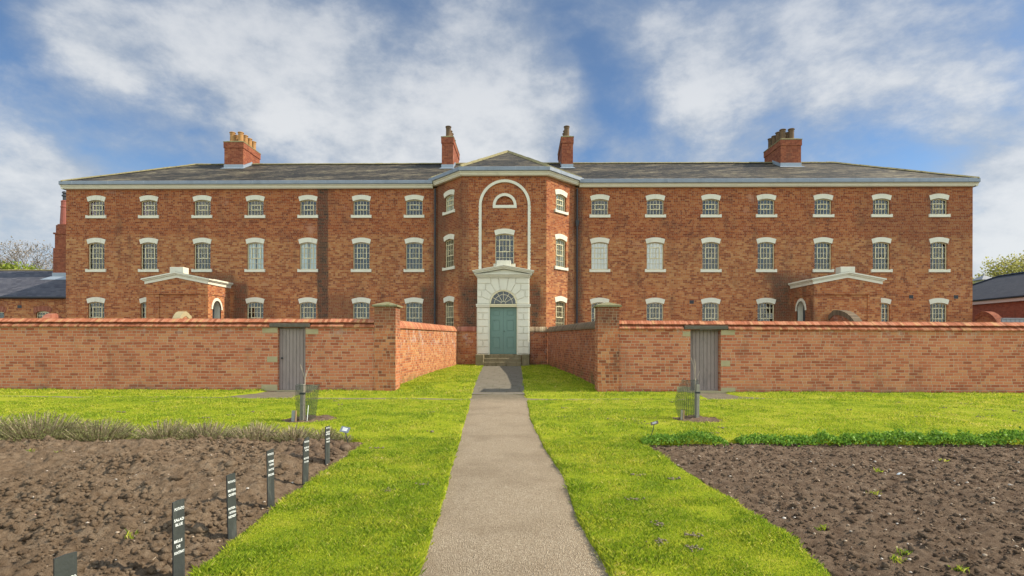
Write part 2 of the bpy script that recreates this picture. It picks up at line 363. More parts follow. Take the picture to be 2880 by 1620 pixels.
def ground_mats():
    s = NT('path_gravel'); P = s.pos()
    v = s.n('ShaderNodeTexVoronoi'); s.L(P, v.inputs['Vector']); v.inputs['Scale'].default_value = 130.
    c = s.ramp(s.sep(v.outputs['Color'])[0], [(0,(.24,.175,.115)),(.4,(.31,.24,.165)),(.75,(.365,.29,.20)),(1,(.48,.40,.30))])
    c = s.mix(s.m('MULTIPLY', s.ss(s.noise(P, 1.1, 5., .65), .42, .68), .5), c, (.21,.155,.10))
    c = s.mix(s.m('MULTIPLY', s.ss(s.noise(s.scale(P,(1,1,1)), 3.3, 5., .7), .55, .75), .4), c, (.36,.29,.22))
    px, py, pz = s.sep(P)
    s_ = s.ss(s.m('ADD', py, s.m('MULTIPLY', s.noise(P, 2., 3.), .8)), 13.6, 15.4)
    gr = s.ramp(s.noise(P, 5., 5., .7), [(.3,(.13,.11,.075)),(.7,(.24,.20,.14))])
    c = s.mix(s_, c, gr)
    g = s.done(c, .92, s.m('ADD', v.outputs['Distance'], s.noise(P, 30., 4.)), .01, .25)
    s = NT('path_flags'); uv = s.uv(); P = s.pos(); px, py, pz = s.sep(P)
    fy = s.m('FRACT', s.m('DIVIDE', py, .55)); ry = s.m('FLOOR', s.m('DIVIDE', py, .55))
    fx = s.m('FRACT', s.m('ADD', s.m('DIVIDE', px, .6), s.m('MULTIPLY', ry, .37)))
    e = s.m('MINIMUM', s.m('MINIMUM', fy, s.m('SUBTRACT', 1., fy)), s.m('MINIMUM', fx, s.m('SUBTRACT', 1., fx)))
    c = s.ramp(s.noise(P, 4., 5., .7), [(.3,(.12,.105,.08)),(.7,(.20,.175,.135))])
    c = s.mix(s.m('SUBTRACT', 1., s.ss(e, .004, .02)), c, (.10,.10,.06))
    fl = s.done(c, .9, s.noise(P, 20., 4.), .01, .2)
    def soil(name, a, b, d):
        s = NT(name); P = s.pos()
        c = s.ramp(s.noise(P, 9., 6., .7), [(.3,a),(.5,b),(.72,d)])
        f = s.m('ADD', .6, s.m('MULTIPLY', s.noise(P, 120., 4., .7), .8)); c = s.mix(1., c, s.vec(f, f, f), 'MULTIPLY')
        px, py, pz = s.sep(P)
        h = s.m('ADD', s.noise(P, 60., 6., .75), s.m('MULTIPLY', s.noise(P, 200., 3., .7), .4))
        return s.done(c, .97, h, .025, .1, 1.)
    sl = soil('soil_light', (.115,.076,.048), (.195,.135,.088), (.29,.215,.148))
    sr = soil('soil_dark', (.095,.060,.040), (.165,.113,.077), (.26,.19,.135))
    s = NT('pebbles'); P = s.pos(); c = s.ramp(s.attr(), [(0,(.30,.22,.16)),(.5,(.42,.33,.25)),(.9,(.55,.50,.45)),(1,(.42,.18,.09))])
    pb = s.done(c, .8)
    s = NT('ground_far'); P = s.pos(); c = s.ramp(s.noise(P, .1, 4.), [(.3,(.07,.11,.02)),(.7,(.13,.16,.035))]); gf = s.done(c, .95)
    s = NT('yard_gravel'); P = s.pos(); c = s.ramp(s.noise(P, 8., 5., .7), [(.3,(.16,.13,.10)),(.7,(.30,.25,.19))]); yg = s.done(c, .95)
    return g, fl, sl, sr, pb, gf, yg
M['gravel'], M['flags'], M['soil'], M['soild'], M['pebble'], M['far'], M['yard'] = ground_mats()
def leafmat(name, a, b, tr=.3):
    s = NT(name); c = s.ramp(s.attr(), [(0, a), (1, b)]); return s.done(c, .6, None, spec=.25, trans=(c, tr))
M['lavleaf'] = leafmat('lavender_leaf', (.08,.075,.025), (.27,.29,.10))
M['lavstem'] = leafmat('lavender_stem', (.13,.085,.05), (.64,.50,.35), .1)
M['herb'] = leafmat('herb_leaf', (.05,.14,.012), (.26,.44,.05))
M['leafg'] = leafmat('spring_leaf', (.16,.22,.03), (.34,.38,.06), .4)
M['leafw'] = leafmat('willow_leaf', (.30,.29,.07), (.52,.48,.14), .4)
M['leafb'] = leafmat('brown_twiglet', (.20,.15,.11), (.32,.26,.2), .2)

# ------------------------------------------------------------------ helpers for walls
def pin(poly, x, y):
    c = False; j = len(poly)-1
    for i in range(len(poly)):
        xi, yi = poly[i]; xj, yj = poly[j]
        if (yi > y) != (yj > y) and x < (xj-xi)*(y-yi)/(yj-yi)+xi: c = not c
        j = i
    return c
def arc_open(c, a, sill, apex, rise, n=8):     # opening loop with a segmental (or round) head, ccw
    rad = (a*a+rise*rise)/(2*rise); cz = apex-rad; t0 = math.asin(min(1, a/rad))
    pts = [(c-a, sill), (c+a, sill)]
    for i in range(n+1):
        t = t0-2*t0*i/n; pts.append((c+rad*math.sin(t), cz+rad*math.cos(t)))
    return pts
def wall(mb, O, t, outline, opens, reveal=.13, mi=0):   # O: (x,y) of s=0, t: unit dir; faces outward (right side of t rotated -90 => normal (t.y,-t.x))
    nx, ny = t[1], -t[0]
    W = lambda s, z, d=0.: (O[0]+t[0]*s-nx*d, O[1]+t[1]*s-ny*d, z)
    vs = []; es = []
    for lp in [outline]+opens:
        b = len(vs); vs += [Vector(p) for p in lp]; es += [(b+i, b+(i+1) % len(lp)) for i in range(len(lp))]
    v2, e2, f2, *_ = delaunay_2d_cdt(vs, es, [], 0, 1e-6)
    for f in f2:
        cx = sum(v2[i].x for i in f)/len(f); cy = sum(v2[i].y for i in f)/len(f)
        if not pin(outline, cx, cy) or any(pin(o, cx, cy) for o in opens): continue
        P = [W(v2[i].x, v2[i].y) for i in f]
        a = Vector(P[1])-Vector(P[0]); b = Vector(P[2])-Vector(P[0]); n = a.cross(b)
        if n.x*nx+n.y*ny < 0: P = P[::-1]
        mb.face(P, mi)
    for lp in opens:
        for i in range(len(lp)):
            p = lp[i]; q = lp[(i+1) % len(lp)]
            mb.face([W(*p), W(*p, reveal), W(*q, reveal), W(*q)][::1], mi)
def sweep(mb, path, prof, closed=False, mi=0, ends=True):   # path [(x,y)] with outward on the right; prof [(off,z)]
    n = len(path); offs = []
    for i in range(n):
        def nr(a, b):
            d = Vector((b[0]-a[0], b[1]-a[1])).normalized(); return Vector((d.y, -d.x))
        if i == 0: m = nr(path[0], path[1])
        elif i == n-1: m = nr(path[-2], path[-1])
        else:
            a = nr(path[i-1], path[i]); b = nr(path[i], path[i+1]); m = (a+b); m = m/m.dot(a)
        offs.append(m)
    ring = lambda i: [(path[i][0]+offs[i].x*o, path[i][1]+offs[i].y*o, z) for o, z in prof]
    for i in range(n-1):
        A = ring(i); B = ring(i+1)
        for k in range(len(prof)-1): mb.face([A[k], B[k], B[k+1], A[k+1]], mi, .5)
    if ends: mb.face(ring(0), mi, .5); mb.face(ring(n-1)[::-1], mi, .5)

# ------------------------------------------------------------------ the workhouse
HB = 29.6
XL, XR = -24.065, 23.112
B0, B1 = (-4.447, HB), (-2.938, 27.8)
B2, B3 = (1.183, 27.8), (2.755, HB)
ZB, ZT = .15, 9.46
LX = [-22.446,-19.64,-16.806,-14.0,-11.213,-8.405,-5.637]
RX = [4.026,6.892,9.756,12.596,15.507,18.479,21.405]
AW = .435
ROWS = [('top', 8.03, 8.86), ('mid', 5.20, 6.625), ('gr', 2.08, 3.50)]
bld = thing('workhouse_building', (0, HB, 0), 'long three-storey red brick workhouse with slate roof and central canted bay', 'building')
mb = MB()
def unit(a, b):
    d = Vector((b[0]-a[0], b[1]-a[1])); L = d.length; return (d.x/L, d.y/L), L
wl = MB()
wall(wl, (0, HB), (1, 0), [(XL, ZB), (B0[0], ZB), (B0[0], ZT), (XL, ZT)], [arc_open(x, AW, s, a, .08) for x in LX for _, s, a in ROWS])
wall(wl, (0, HB), (1, 0), [(B3[0], ZB), (XR, ZB), (XR, ZT), (B3[0], ZT)], [arc_open(x, AW, s, a, .08) for x in RX for _, s, a in ROWS])
tL, lenL = unit(B0, B1); tR, lenR = unit(B2, B3)
CW = .43
sL, sR = lenL*.50, lenR*.49
wall(wl, B0, tL, [(0, ZB), (lenL, ZB), (lenL, 9.58), (0, 9.58)], [arc_open(sL, CW, s, a, .08) for _, s, a in ROWS])
wall(wl, B2, tR, [(0, ZB), (lenR, ZB), (lenR, 9.58), (0, 9.58)], [arc_open(sR, CW, s, a, .08) for _, s, a in ROWS])
BX = -.86
# bay front: tall blind arch recess, lunette inside it
aw = [(BX-1.15, 4.3), (BX+1.15, 4.3)]+[(BX+1.15*math.cos(math.pi*i/24), 8.11+1.15*math.sin(math.pi*i/24)) for i in range(25)]
wall(wl, (0, 27.8), (1, 0), [(B1[0], ZB), (B2[0], ZB), (B2[0], 9.58), (B1[0], 9.58)], [aw], reveal=.06)
lun = [(BX-.45, 8.12), (BX+.45, 8.12)]+[(BX+.45*math.cos(math.pi*i/16), 8.12+.45*math.sin(math.pi*i/16)) for i in range(1, 16)]
wall(wl, (0, 27.86), (1, 0), aw, [arc_open(BX, .46, 5.24, 6.74, .08), lun], reveal=.1)
wl.face([(x, 27.96, z) for x, z in lun])
wl.face([(XR, HB, ZB), (XR, 38.5, ZB), (XR, 38.5, ZT), (XR, HB, ZT)])
wl.face([(XL, 38.5, ZB), (XL, HB, ZB), (XL, HB, ZT), (XL, 38.5, ZT)])
wl.face([(XR, 38.5, ZB), (XL, 38.5, ZB), (XL, 38.5, ZT), (XR, 38.5, ZT)])
obj('wall', wl, M['facade'], bld)
# rooms behind the glass
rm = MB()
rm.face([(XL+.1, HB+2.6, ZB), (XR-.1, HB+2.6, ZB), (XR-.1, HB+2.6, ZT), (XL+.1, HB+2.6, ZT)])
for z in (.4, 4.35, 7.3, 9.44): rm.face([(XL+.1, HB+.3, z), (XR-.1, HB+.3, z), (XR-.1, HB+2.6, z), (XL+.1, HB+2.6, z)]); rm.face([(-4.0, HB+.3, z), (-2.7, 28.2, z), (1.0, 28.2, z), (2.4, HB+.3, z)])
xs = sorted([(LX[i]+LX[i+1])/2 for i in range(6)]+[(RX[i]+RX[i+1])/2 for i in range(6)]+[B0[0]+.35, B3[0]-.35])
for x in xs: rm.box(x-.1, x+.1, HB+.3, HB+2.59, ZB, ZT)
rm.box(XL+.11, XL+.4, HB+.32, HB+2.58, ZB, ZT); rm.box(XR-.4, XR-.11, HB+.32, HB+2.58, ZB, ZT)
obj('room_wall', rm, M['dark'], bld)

def window(kind, cw, sill, apex, yoff=.10):   # mesh set built at the origin: facade plane y=0, s=0 centre, z relative to the sill
    H = apex-sill; rad = (cw*cw+.08*.08)/(.16)
    arcz = lambda x: H-rad+math.sqrt(max(0, rad*rad-x*x))
    rows = 3 if H < 1. else 5
    f = MB(); y0 = yoff; y1 = yoff+.045; bw = .0075
    f.box(-cw+.001, -cw+.035, y0-.01, y1+.02, .002, arcz(cw)-.002); f.box(cw-.035, cw-.001, y0-.01, y1+.02, .002, arcz(cw)-.002)
    f.box(-cw+.035, cw-.035, y0-.01, y1+.02, .002, .045)
    N = 10
    for i in range(N):
        xa = -cw+.035+(2*cw-.07)*i/N; xb = -cw+.035+(2*cw-.07)*(i+1)/N
        za, zb = arcz(xa), arcz(xb)
        f.prism_y([(xa, za-.04), (xb, zb-.04), (xb, zb-.002), (xa, za-.002)], y0-.01, y1+.02)
    iw = 2*cw-.07; px = iw/5; ph = (H-.05)/rows
    for k in range(1, 5):
        x = -cw+.035+px*k; thick = .015 if (k in (1, 4)) else bw
        f.box(x-bw, x+bw, y0+.004, y1, .045, arcz(x)-.04)
    zc0, zc1 = (1, 2) if rows == 3 else (2, 4)     # opening casement
    for k in range(1, rows):
        z = .045+ph*k; f.box(-cw+.035, cw-.035, y0+.006, y1-.002, z-bw, z+bw)
    xa, xb = -cw+.035+px, -cw+.035+px*4
    for z in (.045+ph*zc0, .045+ph*zc1): f.box(xa, xb, y0-.012, y1+.005, z-.019, z+.019)
    for x in (xa, xb): f.box(x-.018, x+.018, y0-.010, y1+.004, .045+ph*zc0, .045+ph*zc1)
    f.box(-.03, .03, y0-.03, y0-.012, .045+ph*zc0+.02, .045+ph*zc0+.045)
    if rows == 5: f.tube([(.05, y0-.02, .045+ph*zc0+.03), (.035, y0-.03, .045+ph*zc1-.05)], .006, 5)
    g = MB(); 
    for i in range(5):
        for k in range(rows):
            a = -cw+.035+px*i; b = a+px; z0_ = .045+ph*k; z1_ = z0_+ph if k < rows-1 else min(arcz(a), arcz(b))-.01
            tz = random.uniform(-.004, .004); tx = random.uniform(-.004, .004); ym = y0+.03
            g.face([(a, ym-tx-tz, z0_), (b, ym+tx-tz, z0_), (b, ym+tx+tz, z1_), (a, ym-tx+tz, z1_)])
    r = MB()
    for sg in (-1, 1):
        r.face([(sg*cw, y1+.022, 0), (sg*(cw+.08), y1+.30, 0), (sg*(cw+.08), y1+.30, H-.06), (sg*cw, y1+.022, H-.06)])
    r.face([(-cw, y1+.022, 0), (cw, y1+.022, 0), (cw+.08, y1+.30, 0), (-cw-.08, y1+.30, 0)])
    r.face([(-cw, y1+.022, H-.02), (cw, y1+.022, H-.02), (cw+.08, y1+.30, H-.02), (-cw-.08, y1+.30, H-.02)])
    s = MB(); s.bbox(-.54, .54, -.075, .10, -.142, -.012, .008); s.box(-.54, -.44, -.073, .0, -.012, .018); s.box(.44, .54, -.073, .0, -.012, .018)
    s.face([(-cw, -.07, -.012), (cw, -.07, -.012), (cw, .1, .001), (-cw, .1, .001)])
    l = MB(); bo = []; to = []
    r1 = rad; czz = H-rad
    n = 12; ba = .447; ta = .508
    for i in range(n+1):
        x = -ba+2*ba*i/n; bo.append((x, H-.09+.09*(1-(x/ba)**2)))
    for i in range(n+1):
        x = -ta+2*ta*i/n; to.append((x, H+.145+.095*(1-(x/ta)**2)))
    for i in range(n): l.prism_y([bo[i], bo[i+1], to[i+1], to[i]], -.022-.004*((i*7) % 3), .05)
    return [('window', f, M['cream']), ('pane', g, M['glass']), ('inner_reveal', r, M['inner']), ('sill', s, M['white']), ('lintel', l, M['white'])]
WCACHE = {}
def place_window(kind, cw, sill, apex, x, y, rot=0., extra=None, yoff=.10):
    key = (kind, cw)
    if key not in WCACHE:
        WCACHE[key] = [(n, mkmesh(n, b, m), m) for n, b, m in window(kind, cw, sill, apex, yoff)]
    par = None
    for n, me, m in WCACHE[key]:
        o = bpy.data.objects.new(n, me); COL.objects.link(o)
        if par is None:
            o.parent = bld; o.location = (x, y-HB, sill); o.rotation_euler = (0, 0, rot); par = o
        else: o.parent = par
    if extra:
        b = MB(); H = apex-sill; mat = M[extra]
        yy = .152
        if extra == 'blind': b.box(-cw+.01, cw-.01, yy, yy+.004, .03, H-.03); nm = 'blind'
        elif extra == 'purple':
            for i in range(5):
                a = -cw+.02+.05*i; b.face([(a, yy+.02+.03*(i % 2), .02), (a+.05, yy+.05-.03*(i % 2), .02), (a+.05, yy+.05-.03*(i % 2), H-.03), (a, yy+.02+.03*(i % 2), H-.03)])
            nm = 'curtain'
        else:
            for (xa, xb) in ((-cw+.01, -.03), (.03, cw-.01)):
                N = 10
                for i in range(N):
                    a = xa+(xb-xa)*i/N; c = xa+(xb-xa)*(i+1)/N
                    b.face([(a, yy+.03*(i % 2), .02), (c, yy+.03*((i+1) % 2), .02), (c, yy+.03*((i+1) % 2), H-.03), (a, yy+.03*(i % 2), H-.03)])
            nm = 'curtain'
        me = mkmesh(nm, b, mat); o = bpy.data.objects.new(nm, me); COL.objects.link(o); o.parent = par
    return par
EX = {('mid', 3): 'curtain', ('mid', 4): 'curtain', ('top', 0): 'purple', ('top', 1): 'purple'}
EXR = {('mid', 0): 'blind', ('mid', 1): 'blind'}
for i, x in enumerate(LX):
    for k, s_, a_ in ROWS: place_window(k, AW, s_, a_, x, HB, 0, EX.get((k, i)))
for i, x in enumerate(RX):
    for k, s_, a_ in ROWS: place_window(k, AW, s_, a_, x, HB, 0, EXR.get((k, i)))
for k, s_, a_ in ROWS:
    place_window(k+'c', CW, s_, a_, B0[0]+tL[0]*sL, B0[1]+tL[1]*sL, math.atan2(tL[1], tL[0]), 'curtain' if k == 'top' else None)
    place_window(k+'c', CW, s_, a_, B2[0]+tR[0]*sR, B2[1]+tR[1]*sR, math.atan2(tR[1], tR[0]), 'curtain' if k != 'gr' else None)
place_window('bay', .46, 5.24, 6.74, BX, 27.86, 0)

# arch trims on the bay
mb = MB()
def ringpoly(mb, cx, cz, r0, r1, a0, a1, n, y0, y1, mat=0):
    for i in range(n):
        t0 = a0+(a1-a0)*i/n; t1 = a0+(a1-a0)*(i+1)/n
        mb.prism_y([(cx+r0*math.cos(t0), cz+r0*math.sin(t0)), (cx+r1*math.cos(t0), cz+r1*math.sin(t0)), (cx+r1*math.cos(t1), cz+r1*math.sin(t1)), (cx+r0*math.cos(t1), cz+r0*math.sin(t1))], y0, y1, mat)
ringpoly(mb, BX, 8.11, 1.13, 1.262, 0, math.pi, 28, 27.775, 27.85)
for sg in (-1, 1):
    z = 4.55
    k = 0
    while z < 8.10:
        z1 = min(z+.082, 8.108); w = .128 if k % 2 else .142
        xa, xb = (BX+sg*1.13, BX+sg*(1.13+w)); mb.box(min(xa, xb), max(xa, xb), 27.777, 27.85, z, z1-.002); z += .082; k += 1
obj('arch_moulding', mb, M['white'], bld)
mb = MB(); ringpoly(mb, BX, 8.13, .445, .58, 0, math.pi, 20, 27.825, 27.90); mb.bbox(BX-.585, BX+.585, 27.815, 27.95, 7.985, 8.128, .006)
obj('lunette_surround', mb, M['white'], bld)

# eaves
def eaves(path, z0, z1, z2):
    a = MB(); sweep(a, path, [(-.02, z0), (.16, z0), (.17, z0+.03), (.2, z0+.045), (.22, z0+.10), (.27, z0+.14), (.28, z1-.004), (-.02, z1-.004)])
    b = MB(); sweep(b, path, [(-.02, z1), (.335, z1), (.35, z1+.02), (.35, z2-.02), (.32, z2), (-.1, z2+.03)])
    for i in range(len(path)-1):      # welts in the lead
        p, q = Vector(path[i]), Vector(path[i+1]); d = (q-p); L = d.length; d /= L; nn = Vector((d.y, -d.x)); k = .7
        while k < L-.2:
            c = p+d*k+nn*.352
            b.tube([(c.x, c.y, z1+.015), (c.x, c.y, z2-.005)], .012, 5); k += 1.9
    return a, b
for path, zs in (([(XL-.12, HB), (B0[0]-.2, HB)], (9.41, 9.59, 9.78)), ([(-4.62, HB+.1), (B1[0]-.0, B1[1]), (B2[0], B2[1]), (2.93, HB+.1)], (9.535, 9.713, 9.91)), ([(B3[0]+.2, HB), (XR+.12, HB)], (9.45, 9.61, 9.82))):
    a, b = eaves(path, *zs); obj('cornice', a, M['white'], bld); obj('lead_parapet', b, M['lead'], bld)
mb = MB(); sweep(mb, [(XR, HB-.2), (XR, 38.5)], [(0, 9.45), (.12, 9.45), (.12, 9.61), (0, 9.61)]); sweep(mb, [(XL, 38.5), (XL, HB-.2)], [(0, 9.41), (.12, 9.41), (.12, 9.59), (0, 9.59)]); obj('cornice', mb, M['white'], bld)

# roofs
rf = MB(); RY = 34.0; RZ = 12.07; EL = [(-24.1, 29.28, 9.74), (23.2, 29.28, 9.78)]; BK = [(-24.1, 38.7, 9.74), (23.2, 38.7, 9.78)]
RL = (-19.72, RY, RZ); RR = (18.43, RY, RZ)
xs_ = [-24.1, -19.72, -12, -4, 4, 12, 18.43, 23.2]
rf.face([EL[0], EL[1], RR, RL]); rf.face([BK[1], BK[0], RL, RR]); rf.face([BK[0], EL[0], RL]); rf.face([EL[1], BK[1], RR])
obj('roof', rf, M['roof'], bld)
rf = MB(); AP = (-.866, 33.6, 12.66)
ring = [(-4.75, 29.5, 9.9), (-3.02, 27.5, 9.9), (1.27, 27.5, 9.9), (3.05, 29.5, 9.9), (3.2, 36, 9.9), (-4.9, 36, 9.9)]
for i in range(6): rf.face([ring[i], ring[(i+1) % 6], AP])
obj('roof', rf, M['roof'], bld)
def ridge(mb, a, b, w=.11, h=.09):
    a = Vector(a); b = Vector(b); L = (b-a).length; n = max(1, int(L/.45)); d = (b-a)/n
    s = Vector((d.y, -d.x, 0)).normalized()
    for i in range(n):
        p = a+d*i; q = a+d*(i+.985); j = random.uniform(-.008, .008); up = Vector((0, 0, h+j))
        A = [p-s*w, p+s*w, p+up]; B = [q-s*w, q+s*w, q+up]; r = random.random()
        mb.face([A[0], A[2], B[2], B[0]], 0, r); mb.face([A[2], A[1], B[1], B[2]], 0, r); mb.face([A[0], A[1], A[2]], 0, r); mb.face([B[0], B[2], B[1]], 0, r)
mb = MB(); ridge(mb, RL, RR); ridge(mb, EL[0], RL); ridge(mb, EL[1], RR); obj('ridge_tiles', mb, M['moss'], bld)
mb = MB()
for k in (1, 2, 0, 3): ridge(mb, ring[k], AP, .13, .11)
obj('ridge_tiles', mb, M['moss'], bld)

# chimneys
def chimney(x0, x1, y0, y1, zt, pots, potmat, flash=True, zb=10.6):
    s = MB(); s.box(x0, x1, y0, y1, zb, zt-.38); s.box(x0-.035, x1+.035, y0-.035, y1+.035, zt-.38, zt-.05)
    st = obj('chimney', s, M['chim'], bld)
    c = MB(); c.box(x0-.05, x1+.05, y0-.05, y1+.05, zt-.05, zt)
    c.hexa([(x0-.03,y0-.03,zt),(x1+.03,y0-.03,zt),(x1+.03,y1+.03,zt),(x0-.03,y1+.03,zt)], [(x0+.15,y0+.15,zt+.09),(x1-.15,y0+.15,zt+.09),(x1-.15,y1-.15,zt+.09),(x0+.15,y1-.15,zt+.09)])
    obj('chimney_cap', c, M['moss'], st)
    fl = MB(); zr = 9.76+(y0-29.28)*.489
    fl.box(x0-.02, x1+.02, y0-.02, y0-.001, zr-.1, zr+.22); 
    fl.face([(x0-.14, y0-.24, zr-.085), (x1+.14, y0-.24, zr-.085), (x1+.05, y0-.02, zr+.03), (x0-.05, y0-.02, zr+.03)])
    for sg in (0, 1):
        xx = x1+.012 if sg else x0-.012
        for k in range(10):
            ya = y0+k*.11; yb = ya+.11; za = 9.76+(ya-29.28)*.489; zb_ = za+.0538
            if ya > 33.9: break
            fl.face([(xx, ya, za-.1), (xx, yb, zb_-.1), (xx, yb, zb_+.16), (xx, ya, zb_+.16)] if sg else [(xx, yb, zb_-.1), (xx, ya, za-.1), (xx, ya, zb_+.16), (xx, yb, zb_+.16)])
    obj('flashing', fl, M['leadl'], st)
    for (px_, py_, r_, h_) in pots:
        p = MB(); z = zt+.03
        p.lathe(px_, py_, [(r_*1.08, z), (r_*1.05, z+h_*.1), (r_*.95, z+h_*.16), (r_*.92, z+h_*.74), (r_*1.0, z+h_*.77), (r_*1.0, z+h_*.8), (r_*.93, z+h_*.82), (r_*.93, z+h_*.88), (r_*1.14, z+h_*.92), (r_*1.14, z+h_*.97), (r_*1.0, z+h_), (r_*.75, z+h_), (r_*.7, z+h_*.8)], 18)
        obj('chimney_pot', p, potmat, st, smooth=False)
chimney(-17.391, -16.278, 32.9, 35.0, 13.09, [(x, 33.22+.52*i, .155, .62) for i in range(4) for x in (-17.07, -16.58)], M['pot'])
chimney(14.82, 15.977, 32.9, 35.1, 13.12, [(x, 33.2+.52*i, .165, .62+.03*((i+j) % 2)) for i in range(4) for j, x in enumerate((15.06, 15.55))], M['potd'])
chimney(-4.646, -3.995, 32.7, 35.8, 13.26, [(-4.31, 33.05+.55*i, .155, .68-.05*(i % 2)) for i in range(5)], M['potd'])
chimney(2.258, 2.905, 32.7, 35.8, 13.24, [(2.565, 33.05+.55*i, .155, .68-.05*(i % 2)) for i in range(5)], M['potd'])

# porches
def porch(x0, x1, yf, door_right, yd, rd):
    w = MB(); T = 4.22; xm = (x0+x1)/2; pk = 4.52
    # front: entablature proud, panel between pilasters
    w.prism_y([(x0, 3.72), (x1, 3.72), (x1, T), (xm, pk), (x0, T)], yf, yf+.3)
    w.box(x0, x0+.62, yf+.035, yf+.29, ZB, 3.72); w.box(x1-.62, x1, yf+.035, yf+.29, ZB, 3.72)
    w.box(x0+.62, x1-.62, yf+.085, yf+.28, ZB, 3.715)
    xd = x1 if door_right else x0; xo = x0 if door_right else x1
    w.box(min(xo, xo+(.25 if door_right else -.25)), max(xo, xo+(.25 if door_right else -.25)), yf+.3, HB, ZB, T)
    t = (0, 1) if door_right else (0, -1)
    O = (xd, 0)
    sgn = 1 if door_right else -1
    lo, hi = (yf+.3)*sgn, (HB-.002)*sgn
    if lo > hi: lo, hi = hi, lo
    apx = 3.14+rd
    op = [(sgn*yd-rd, ZB+.02), (sgn*yd+rd, ZB+.02)]+[(sgn*yd+rd*math.cos(math.pi*i/14), 3.02+(rd*1.12)*math.sin(math.pi*i/14)) for i in range(15)]
    w.r = w.r
    xs2 = xd-.035*sgn
    wall(w, (xs2, 0), t, [(lo, ZB), (hi, ZB), (hi, 3.72), (lo, 3.72)], [op], reveal=.05)
    w.box(min(xd, xd-.3*sgn), max(xd, xd-.3*sgn), yf+.3, HB-.001, 3.722, T)
    w.box(min(xd, xs2-.2*sgn), max(xd, xs2-.2*sgn), HB-.38, HB-.002, ZB, 3.719)
    p = obj('porch', w, M['facade'], bld)
    # arch surround (white) with deep white reveal
    a = MB(); W = lambda s, z, d: (xs2+sgn*d, s*sgn, z)
    N = 14
    for i in range(N):
        t0 = math.pi*i/N; t1 = math.pi*(i+1)/N
        q = [(rd, t0), (rd+.115, t0), (rd+.115, t1), (rd, t1)]
        P = [(sgn*yd+r*math.cos(t_), 3.02+r*(1.12 if r == rd else 1.13)*math.sin(t_)) for r, t_ in q]
        a.hexa([W(*c, -.02) for c in P], [W(*c, .03) for c in P])
        a.face([W(*P[0], .03), W(*P[3], .03), W(*P[3], -.35), W(*P[0], -.35)])
    for s_ in (-1, 1):
        a.face([W(sgn*yd+s_*rd, ZB, 0), W(sgn*yd+s_*rd, 3.02, 0), W(sgn*yd+s_*rd, 3.02, -.35), W(sgn*yd+s_*rd, ZB, -.35)])
    obj('archway', a, M['white'], p)
    d = MB(); xx = xs2-sgn*.36
    d.box(min(xx, xx-.05), max(xx, xx-.05), yd-rd-.25, yd+rd+.25, ZB, 3.02+rd*1.12+.2); obj('door', d, M['black'], p)
    # pediment: raking board and moulding on the front, level cornice on the flanks
    c = MB()
    for lay, (dz0, dz1, ov, fw) in enumerate(((0, .15, .045, .03), (.152, .21, .10, .09), (.212, .275, .16, .15))):
        for sg in (-1, 1):
            xe = x0-ov if sg < 0 else x1+ov; sl = (pk-T)/((x1-x0)/2); ze = T-sl*ov
            pl = [(xe, ze+dz0), (xm, pk+dz0), (xm, pk+dz1), (xe, ze+dz1)]
            if sg > 0: pl = [pl[1], pl[0], pl[3], pl[2]]
            c.prism_y(pl, yf-fw, yf+.25)
        for sg in (-1, 1):
            xa = x0-ov if sg < 0 else x1-.1; xb = x0+.1 if sg < 0 else x1+ov
            c.box(xa, xb, yf+.25, HB-.003*lay, T-.01+dz0-.02*lay*.4, T-.01+dz1)
    obj('pediment', c, M['white'], p)
    r = MB(); tz = .285
    for sg in (-1, 1):
        xe = x0-.16 if sg < 0 else x1+.16; ze = T-((pk-T)/((x1-x0)/2))*.16
        q = [(xe, yf-.12, ze+tz), (xm, yf-.12, pk+tz), (xm, HB, pk+tz), (xe, HB, ze+tz)]
        r.face(q if sg < 0 else q[::-1])
    obj('roof', r, M['roof'], p)
    b = MB(); b.bbox(xm-.34, xm+.34, yf-.02, yf+.42, pk+.2, 5.04, .01); obj('blocking_stone', b, M['white'], p)
porch(-18.362, -15.314, 27.45, True, 28.35, .40)
porch(13.875, 17.052, 27.3, False, 28.62, .43)

# doorcase
DC = -.90
def dx(c): return DC+(c-518.5)/3.814/58.6
def dz(c): return 1.39+(264-c/3.814)/58.6
YS = 27.30
base = MB()
arcp = [(dx(518.5)+.655*math.cos(math.pi*i/20), 3.27+.655*math.sin(math.pi*i/20)) for i in range(21)]
hole = [(-1.556, .80), (-.240, .80), (-.240, 3.12), (DC+.655, 3.12)]+arcp+[(DC-.655, 3.12), (-1.556, 3.12)]
hole = [(DC-.662, .80), (DC+.662, .80)]+[(DC+.662*math.cos(math.pi*i/20), 3.27+.662*math.sin(math.pi*i/20)) for i in range(21)]
wall(base, (0, YS+.035), (1, 0), [(-2.155, .80), (.357, .80), (.357, 4.52), (-2.155, 4.52)], [hole], reveal=.12)
base.face([(-2.155, 27.8, .8), (-2.155, YS+.035, .8), (-2.155, YS+.035, 4.52), (-2.155, 27.8, 4.52)])
base.face([(.357, YS+.035, .8), (.357, 27.8, .8), (.357, 27.8, 4.52), (.357, YS+.035, 4.52)])
C = lambda L: [(dx(a), dz(b)) for a, b in L]
blocks = [[(242,370),(384,370),(384,310),(242,310)], [(242,440),(328,440),(328,376),(242,376)],
          [(333,440),(395,490),(436,462),(387,376),(333,376)], [(242,514),(283,514),(283,446),(242,446)],
          [(288,514),(370,546),(393,494),(333,446),(288,446)], [(242,587),(366,587),(370,552),(288,520),(242,520)],
          [(387,370),(440,460),(483,443),(462,310),(387,310)]]
allb = []
for b in blocks:
    allb.append(C(b)); allb.append([(2*DC-x, z) for x, z in C(b)][::-1])
allb.append(C([(487,442),(550,442),(575,310),(467,310)]))
zrow = [632,692,765,838,912,984,1056,1130]
